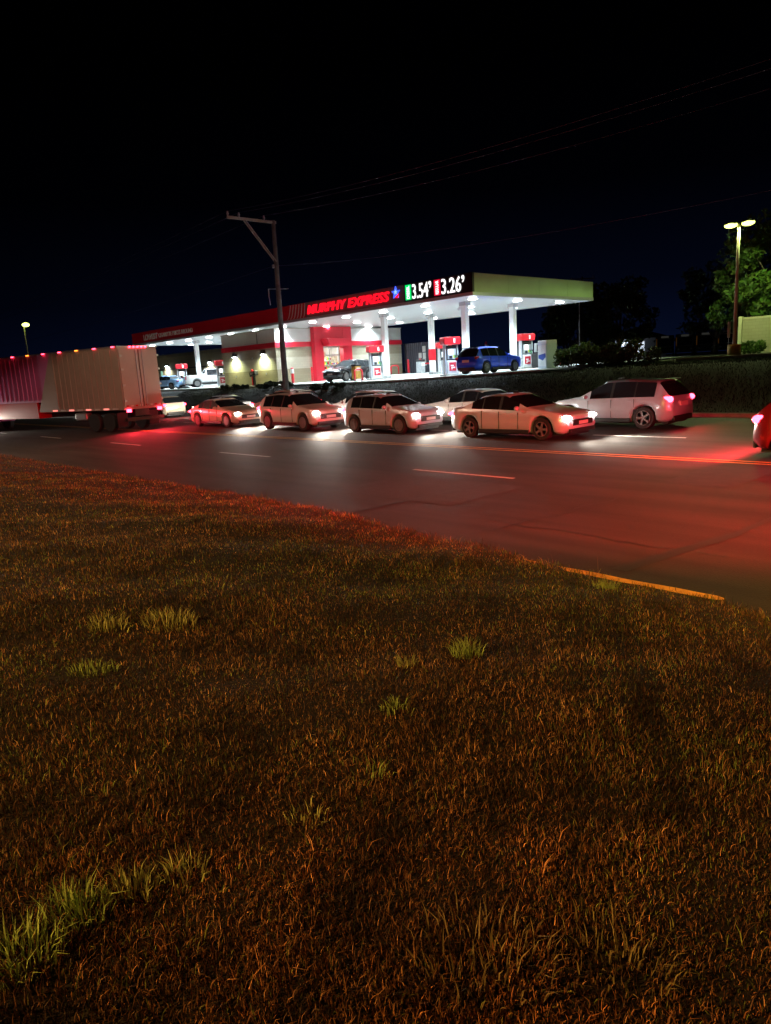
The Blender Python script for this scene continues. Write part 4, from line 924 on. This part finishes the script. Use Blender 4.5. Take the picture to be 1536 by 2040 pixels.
# ------------------------------------------------------------------ foliage
M_leaf = attr_mat('leaf', rough=.55, translucent=.3)
M_bark = mat('bark', (.06, .045, .03), .9, var=.3, vscale=4, bump=.5)
def leaf_cloud(clumps, per, size, base, jitter=.35):
    n = len(clumps) * per
    c = np.array([k[:3] for k in clumps]); rad = np.array([k[3] for k in clumps])
    i = np.repeat(np.arange(len(clumps)), per)
    d = RNG.normal(size=(n, 3)); d /= np.linalg.norm(d, axis=1)[:, None]
    rr = rad[i] * RNG.uniform(.35, 1.0, n) ** .6
    P = c[i] + d * rr[:, None] * np.array([1, 1, .75])
    a = RNG.normal(size=(n, 3)); a /= np.linalg.norm(a, axis=1)[:, None]
    b = RNG.normal(size=(n, 3)); b -= a * (a * b).sum(1)[:, None]; b /= np.linalg.norm(b, axis=1)[:, None]
    s = size * RNG.uniform(.6, 1.3, n)[:, None]
    V = np.stack([P - a * s, P + b * s * .45 - a * s * .1, P + a * s, P - b * s * .45 - a * s * .1], 1).reshape(-1, 3)
    F = [np.arange(n)[:, None] * 4 + np.array([[0, 1, 2, 3]])]
    cl = RNG.uniform(1 - jitter, 1 + jitter, len(clumps))[i] * RNG.uniform(.75, 1.25, n)
    C = np.array(base)[None, :] * cl[:, None]; C[:, 0] *= RNG.uniform(.8, 1.3, n)
    return V, F, np.repeat(C, 4, axis=0)
def make_tree(name, loc, h, crown_r, crown_z, label, nclump=60, per=60, size=.22, base=(.05, .09, .02), flat=.8, group=None):
    rnd = random.Random(hash((round(loc[0]), round(loc[1]))) & 0xffff)
    r = empty(name, loc); tag(r, label, 'tree', group)
    m = MB(); m.tube([(0, 0, -.2), (.1, .05, crown_z * .5), (.05, .1, crown_z), (.2, 0, h * .85)], [.28, .22, .17, .05], 9)
    m.build('trunk', M_bark, r, smooth=True)
    cl = []
    lim = MB()
    for k in range(nclump):
        th = rnd.uniform(0, 2 * math.pi); ph = rnd.uniform(-.75, 1); q = rnd.uniform(.55, 1.0)
        rr = crown_r * math.sqrt(max(0.05, 1 - ph * ph * .85)) * q
        c = (rr * math.cos(th), rr * math.sin(th), crown_z + (h - crown_z) * .5 * (1 + ph * q) if ph > 0 else crown_z + (h - crown_z) * .5 * (1 + ph * .95), rnd.uniform(.32, .62) * crown_r * .42)
        cl.append(c)
        if k < 9: lim.tube([(.05, .05, crown_z * rnd.uniform(.75, 1.2)), (c[0] * .5, c[1] * .5, (c[2] + crown_z) / 2 + .2), c[:3]], [.10, .06, .02], 6)
    lim.build('limb', M_bark, r)
    V, F, C = leaf_cloud(cl, per, size, base)
    tinted('crown', V, F, C, M_leaf, r)
    return r
GT = 'trees at the edge of the lot'
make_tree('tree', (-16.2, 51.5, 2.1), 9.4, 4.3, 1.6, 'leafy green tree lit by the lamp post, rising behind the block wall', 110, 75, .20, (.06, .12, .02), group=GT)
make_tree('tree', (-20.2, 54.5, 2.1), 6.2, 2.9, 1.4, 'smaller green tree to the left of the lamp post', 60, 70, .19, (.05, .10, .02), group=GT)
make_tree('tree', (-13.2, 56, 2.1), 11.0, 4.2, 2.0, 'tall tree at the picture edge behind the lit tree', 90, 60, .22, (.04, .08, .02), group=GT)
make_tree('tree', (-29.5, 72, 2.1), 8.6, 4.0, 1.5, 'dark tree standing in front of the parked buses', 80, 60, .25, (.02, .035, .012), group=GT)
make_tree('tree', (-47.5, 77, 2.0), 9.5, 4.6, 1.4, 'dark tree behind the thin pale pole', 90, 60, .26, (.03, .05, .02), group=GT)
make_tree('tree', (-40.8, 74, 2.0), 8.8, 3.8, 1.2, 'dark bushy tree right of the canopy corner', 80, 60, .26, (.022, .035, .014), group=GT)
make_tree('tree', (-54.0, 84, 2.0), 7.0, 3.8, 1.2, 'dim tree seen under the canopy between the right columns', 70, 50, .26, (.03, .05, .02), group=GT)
def shrub(loc, rx, ry, h, label, base, n=26, per=120, size=.09, group='shrubs along the forecourt edge'):
    r = empty('shrub', loc); tag(r, label, 'shrub', group)
    rnd = random.Random(int(abs(loc[0] * 31 + loc[1] * 7)))
    cl = []; st = MB()
    for k in range(n):
        th = rnd.uniform(0, 6.28); q = rnd.random() ** .5
        c = (rx * q * math.cos(th), ry * q * math.sin(th), h * rnd.uniform(.25, .95) * (1 - .35 * q), rnd.uniform(.22, .42) * min(1.4, h)); cl.append(c)
        if k < 8: st.tube([(c[0] * .15, c[1] * .15, -.05), (c[0] * .6, c[1] * .6, c[2] * .6), c[:3]], [.035, .025, .01], 5)
    st.build('stem', M_bark, r)
    V, F, C = leaf_cloud(cl, per, size, base, .5); tinted('foliage', V, F, C, M_leaf, r)
bz = lambda x, y: (x, y, bank_z(x, y) if y < LOT_Y else lot_z(x, y))
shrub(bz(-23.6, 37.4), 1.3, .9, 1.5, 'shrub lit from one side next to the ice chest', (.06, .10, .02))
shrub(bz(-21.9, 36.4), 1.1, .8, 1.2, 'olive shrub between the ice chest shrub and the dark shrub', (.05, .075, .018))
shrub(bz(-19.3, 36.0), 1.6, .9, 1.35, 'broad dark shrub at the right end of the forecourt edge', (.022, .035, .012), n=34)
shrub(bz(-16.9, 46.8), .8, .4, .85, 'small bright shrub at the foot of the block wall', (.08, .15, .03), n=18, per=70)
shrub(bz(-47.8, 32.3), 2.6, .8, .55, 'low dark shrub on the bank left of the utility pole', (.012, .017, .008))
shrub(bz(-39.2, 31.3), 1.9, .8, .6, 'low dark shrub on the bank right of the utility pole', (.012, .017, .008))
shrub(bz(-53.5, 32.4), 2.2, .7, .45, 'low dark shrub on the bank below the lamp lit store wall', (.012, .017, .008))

# grass on the bank and lawn
M_grass = attr_mat('grass_blade', rough=.6, translucent=.12)
def scatter(xr, yr, n, zf, h, w, cols, keep=None, lean=.5):
    x = RNG.uniform(*xr, n); y = RNG.uniform(*yr, n)
    if keep is not None:
        k = keep(x, y); x, y = x[k], y[k]
    n = len(x); z = np.array([zf(a, b) for a, b in zip(x, y)]) - .01
    hh = RNG.uniform(.5, 1.2, n) * h; ww = RNG.uniform(.7, 1.3, n) * w
    ln = RNG.normal(0, lean, (n, 2))
    C = np.array(cols)[RNG.integers(0, len(cols), n)] * RNG.uniform(.6, 1.3, n)[:, None]
    return blades(x, y, z, hh, ww, ln, C)
V1, F1, C1 = scatter((-62, -4), (27.3, 33.6), 46000, bank_z, .13, .02, [(.014, .017, .006), (.016, .013, .005), (.010, .013, .005)])
V2, F2, C2 = scatter((-20, 2), (33.6, 44.5), 26000, lambda a, b: lot_z(a, b) - .04, .12, .02, [(.03, .04, .012), (.028, .032, .01)])
V3, F3, C3 = scatter((-4, 8), (27.3, 33.6), 8000, bank_z, .13, .02, [(.014, .017, .006), (.016, .013, .005)])
V = np.concatenate([V1, V2, V3]); F = [np.concatenate([F1[i], F2[i] + len(V1), F3[i] + len(V1) + len(V2)]) for i in (0, 1)]
tag(tinted('bank_grass', V, F, np.concatenate([C1, C2, C3]), M_grass), kind='stuff')

# mown verge in the foreground: dry brown blades with some green
def vnoise(x, y):
    return (np.sin(x * 2.1 + 1.3 * np.sin(y * 1.7)) + np.sin(y * 2.7 + 1.1 * np.sin(x * 2.9 + 2)) + .7 * np.sin(x * 6.1 + y * 4.3) + .6 * np.sin(x * 9.7 - y * 8.1)) / 3.3
def verge_grass(N):
    n = int(N * 4.2)
    ang = RNG.uniform(R(80), R(186), n)           # azimuth from +X
    rad = (1.15 ** .5 + RNG.uniform(0, 1, n) * (46 ** .5 - 1.15 ** .5)) ** 2
    x = rad * np.cos(ang); y = rad * np.sin(ang)
    # view wedge opens to the left of +Y
    e = np.array([edge_y(a) for a in x])
    k = (y > -2.0) & (y < e + .05 * RNG.normal(size=n)) & (x > -48) & (x < 3.5)
    x, y, rad = x[k][:N], y[k][:N], rad[k][:N]; n = len(x)
    z = np.array([verge_z(a, b) for a, b in zip(x, y)])
    nz = vnoise(x, y); nz2 = vnoise(x * .45 + 9, y * .45 - 4)
    far = np.clip(rad / 3.0, 1, 6)
    h = RNG.gamma(5, .0052, n) * (1 + .38 * nz) * (1 + .06 * far); w = RNG.uniform(.0020, .0042, n) * (.62 + .38 * far)
    ed = np.clip(1 - (np.array([edge_y(a) for a in x]) - y) / .35, 0, 1); h *= 1 + .6 * ed
    bare = (nz < -.80) & (RNG.random(n) < .5); h[bare] *= .5
    tall = RNG.random(n) < .012; h[tall] *= 1.9
    ln = RNG.normal(0, .42, (n, 2))
    dry = np.array([(.26, .17, .08), (.19, .11, .05), (.33, .24, .13), (.13, .075, .04), (.23, .14, .06)])
    grn = np.array([(.12, .21, .05), (.09, .17, .04), (.18, .25, .07)])
    pg = np.clip(.17 + .34 * nz2 + .035 * np.clip(rad - 2, 0, 4) - .0 * x, .08, .85)
    isg = RNG.random(n) < pg
    C = np.where(isg[:, None], grn[RNG.integers(0, 3, n)], dry[RNG.integers(0, 5, n)]) * np.clip(np.exp(RNG.normal(-.28, .68, n)), .08, 2.4)[:, None]
    k = np.clip((rad - 1.4) / 2.2 + .35 * vnoise(x * 1.3 + 5, y * 1.3), 0, 1)[:, None]      # straw turns olive away from the camera, dim light's red painted in close by
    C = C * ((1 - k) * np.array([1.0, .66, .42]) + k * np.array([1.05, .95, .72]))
    C *= np.clip(.80 + .62 * vnoise(x * 2.3 - 3, y * 2.1 + 8) + .3 * vnoise(x * 6 + 1, y * 5.2), .18, 1.7)[:, None]
    return blades(x, y, z - .004, h, w, ln, C)
V, F, C = verge_grass(470000)
outside = lambda x, y: ((np.hypot(x, y) < 1.2) | (np.arctan2(y, x) < R(80)) | (y < -1.9)) & (y < np.array([edge_y(a) for a in x]) - .1)
Vb, Fb, Cb = scatter((-7, 6), (-7.5, 7.2), 120000, verge_z, .05, .006, [(.22, .11, .04), (.16, .075, .025), (.28, .15, .06), (.12, .14, .04)], keep=outside)
F = [np.concatenate([F[i], Fb[i] + len(V)]) for i in (0, 1)]; V = np.concatenate([V, Vb]); C = np.concatenate([C, Cb])
tag(tinted('grass', V, F, C, M_grass), kind='stuff')

# brighter tufts that stand out of the mown verge
def tuft(x, y, r_, h, n, col, label):
    x0, y0 = x, y
    o = empty('grass_tuft', (x, y, verge_z(x, y))); tag(o, label, 'grass tuft', 'green tufts in the mown grass')
    a = RNG.uniform(0, 6.28, n); q = RNG.random(n) ** .6 * r_
    px, py = q * np.cos(a), q * np.sin(a)
    z = np.array([verge_z(x0 + i, y0 + j) for i, j in zip(px, py)]) - verge_z(x0, y0) - .004
    hh = RNG.uniform(.45, 1.15, n) * h * (1 - .3 * q / r_); ln = np.stack([px / r_ * .55 + RNG.normal(0, .28, n), py / r_ * .55 + RNG.normal(0, .28, n)], 1)
    C = np.array(col)[None] * RNG.uniform(.6, 1.25, n)[:, None]
    V, F, C = blades(px, py, z, hh, RNG.uniform(.003, .0065, n), ln, C)
    tinted('blade', V, F, C, M_grass, o)['kind'] = 'stuff'
GR, GY = (.30, .46, .11), (.40, .47, .15)
tuft(-3.11, 3.55, .11, .17, 170, GR, 'tallest bright green tuft, beside a dark hollow in the middle of the verge')
tuft(-3.23, 3.08, .07, .11, 80, GY, 'small yellow green tuft left of the tallest tuft')
tuft(-5.02, 2.26, .20, .15, 230, GY, 'wide yellow green tuft with pale upright seed stems, the upper one on the left')
tuft(-5.18, 1.83, .14, .13, 150, GY, 'narrow tuft just left of the wide tuft with seed stems')
tuft(-4.32, 1.40, .15, .09, 150, GR, 'low flat green tuft below the two upper left tufts')
tuft(-2.13, .36, .13, .14, 170, GR, 'lush green tuft at the lower left edge of the picture')
tuft(-2.22, .56, .10, .16, 130, GR, 'tall green tuft next to the lush one at the lower left edge')
tuft(-2.22, .74, .09, .12, 90, GY, 'thin tuft in the diagonal row of lower left tufts, third from the edge')
tuft(-2.20, .93, .09, .11, 80, GY, 'thin tuft at the inner end of the diagonal row of lower left tufts')
tuft(-2.22, 1.49, .10, .07, 60, GY, 'sparse short tuft above the diagonal row of tufts')
tuft(-2.71, 2.48, .10, .09, 70, GR, 'sparse green tuft below the tallest tuft')
tuft(-2.31, 1.93, .10, .08, 60, GR, 'faint green tuft between the sparse tufts in mid verge')
tuft(-1.19, 1.38, .22, .13, 190, (.20, .16, .06), 'straw coloured spreading tuft at the bottom of the picture')
tuft(-.92, 1.70, .18, .12, 150, (.21, .18, .06), 'straw coloured tuft right of the spreading one at the bottom')
tuft(-3.55, 6.25, .14, .13, 160, GR, 'green tuft hanging over the road edge by the yellow line')

# assumed street lamp, added unseen behind the photographer: the warm sodium light on the verge and near lanes
def sodium(x, y, h, energy, col, label, cone, turn=0.0, to=(0, 0, -1)):
    r = empty('unseen_street_lamp', (x, y, verge_z(x, y)), turn); tag(r, label, 'street lamp')
    MB().tube([(0, 0, 0), (0, 0, h - .8), (.02, .5, h - .2), (.05, 1.6, h)], [.11, .08, .06, .05], 10).build('pole', M_steel, r, smooth=True)
    hd = MB().box((.05, 1.95, h - .02), (.3, .75, .14)).build('lamp_head', M_dark, r, bevel=.04)
    MB().ell((.05, 1.98, h - .11), (.12, .24, .07)).build('lens', mat('lit_sodium', (1, .6, .2), .4, emit=(1, .42, .08), estr=20), hd, smooth=True)
    l = lamp('added_sodium_light', 'SPOT', (.05, 1.98, h - .22), energy, col, r, spot=cone, blend=.12 if cone > 100 else .6, radius=.15); aim(l, to)
sodium(-6.0, -12.5, 6.4, 6300, (1.0, .45, .115), 'assumed unseen sodium street lamp standing on the verge behind the viewer, lighting the grass', 165)  # unseen lamp added to light the grass, assumed from its warm colour
sodium(-29.5, 3.2, 8.4, 1000, (1.0, .66, .42), 'added unseen street lamp on the verge just past the left edge, lighting the truck', 150)  # extra lamp put in to brighten the truck side
sodium(3.4, 5.2, 8.5, 1900, (1.0, .40, .05), 'added unseen sodium street lamp on the verge past the right edge, lighting the near road', 70, 0, (-.62, .42, -1))  # extra lamp put in to turn the near road orange

# ------------------------------------------------------------------ night sky
wd = bpy.data.worlds.new('World'); SC.world = wd; wd.use_nodes = True
nt = wd.node_tree; bg = nt.nodes['Background']
tc = nt.nodes.new('ShaderNodeTexCoord'); sp = nt.nodes.new('ShaderNodeSeparateXYZ'); nt.links.new(tc.outputs['Generated'], sp.inputs[0])
rp = nt.nodes.new('ShaderNodeValToRGB'); e = rp.color_ramp.elements       # town glow low over the horizon, black overhead
e[0].position = 0.0; e[0].color = (.0008, .0017, .0066, 1); e[1].position = .60; e[1].color = (.00002, .00002, .00008, 1)
x = e.new(.10); x.color = (.0003, .0006, .0022, 1); x = e.new(.22); x.color = (.00006, .00009, .00035, 1); x = e.new(.36); x.color = (.00002, .000022, .00007, 1)
nt.links.new(sp.outputs['Z'], rp.inputs[0])
dt = nt.nodes.new('ShaderNodeVectorMath'); dt.operation = 'DOT_PRODUCT'; dt.inputs[1].default_value = (-.50, .866, 0); nt.links.new(tc.outputs['Generated'], dt.inputs[0])
mr = nt.nodes.new('ShaderNodeMapRange'); mr.interpolation_type = 'SMOOTHSTEP'; mr.inputs[1].default_value = .45; mr.inputs[2].default_value = 1.0; mr.inputs[3].default_value = .25; mr.inputs[4].default_value = 1.0
nt.links.new(dt.outputs['Value'], mr.inputs[0])
mx = nt.nodes.new('ShaderNodeMixRGB'); mx.blend_type = 'MULTIPLY'; mx.inputs[0].default_value = 1; nt.links.new(rp.outputs[0], mx.inputs[1]); nt.links.new(mr.outputs[0], mx.inputs[2])
nt.links.new(mx.outputs[0], bg.inputs[0]); bg.inputs[1].default_value = 1.0

# ------------------------------------------------------------------ camera
yaw, roll, pitch = R(47.5), math.atan(.057), R(11.3706)
fh = Vector((-math.sin(yaw), math.cos(yaw), 0)); r0 = Vector((math.cos(yaw), math.sin(yaw), 0)); up = Vector((0, 0, 1))
fw = fh * math.cos(pitch) - up * math.sin(pitch); u0 = up * math.cos(pitch) + fh * math.sin(pitch)
rr = r0 * math.cos(roll) - u0 * math.sin(roll); uu = u0 * math.cos(roll) + r0 * math.sin(roll)
cd = bpy.data.cameras.new('camera'); cd.sensor_fit = 'VERTICAL'; cd.sensor_height = 24; cd.lens = 24 * 1400 / 2040; cd.clip_end = 3000; cd.clip_start = .05
co = bpy.data.objects.new('camera', cd); COL.objects.link(co)
M = Matrix.Identity(4)
for i in range(3): M[i][0], M[i][1], M[i][2] = rr[i], uu[i], -fw[i]
M[2][3] = 2.4
co.matrix_world = M
SC.camera = co
SC.view_settings.view_transform = 'Standard'; SC.view_settings.look = 'None'; SC.view_settings.exposure = 1.2; SC.view_settings.gamma = 1
SC.cycles.use_denoising = True
SC.cycles.max_bounces = 6; SC.cycles.diffuse_bounces = 3; SC.cycles.glossy_bounces = 3; SC.cycles.transmission_bounces = 3
SC.cycles.sample_clamp_indirect = 4.0
SC.cycles.use_light_tree = True
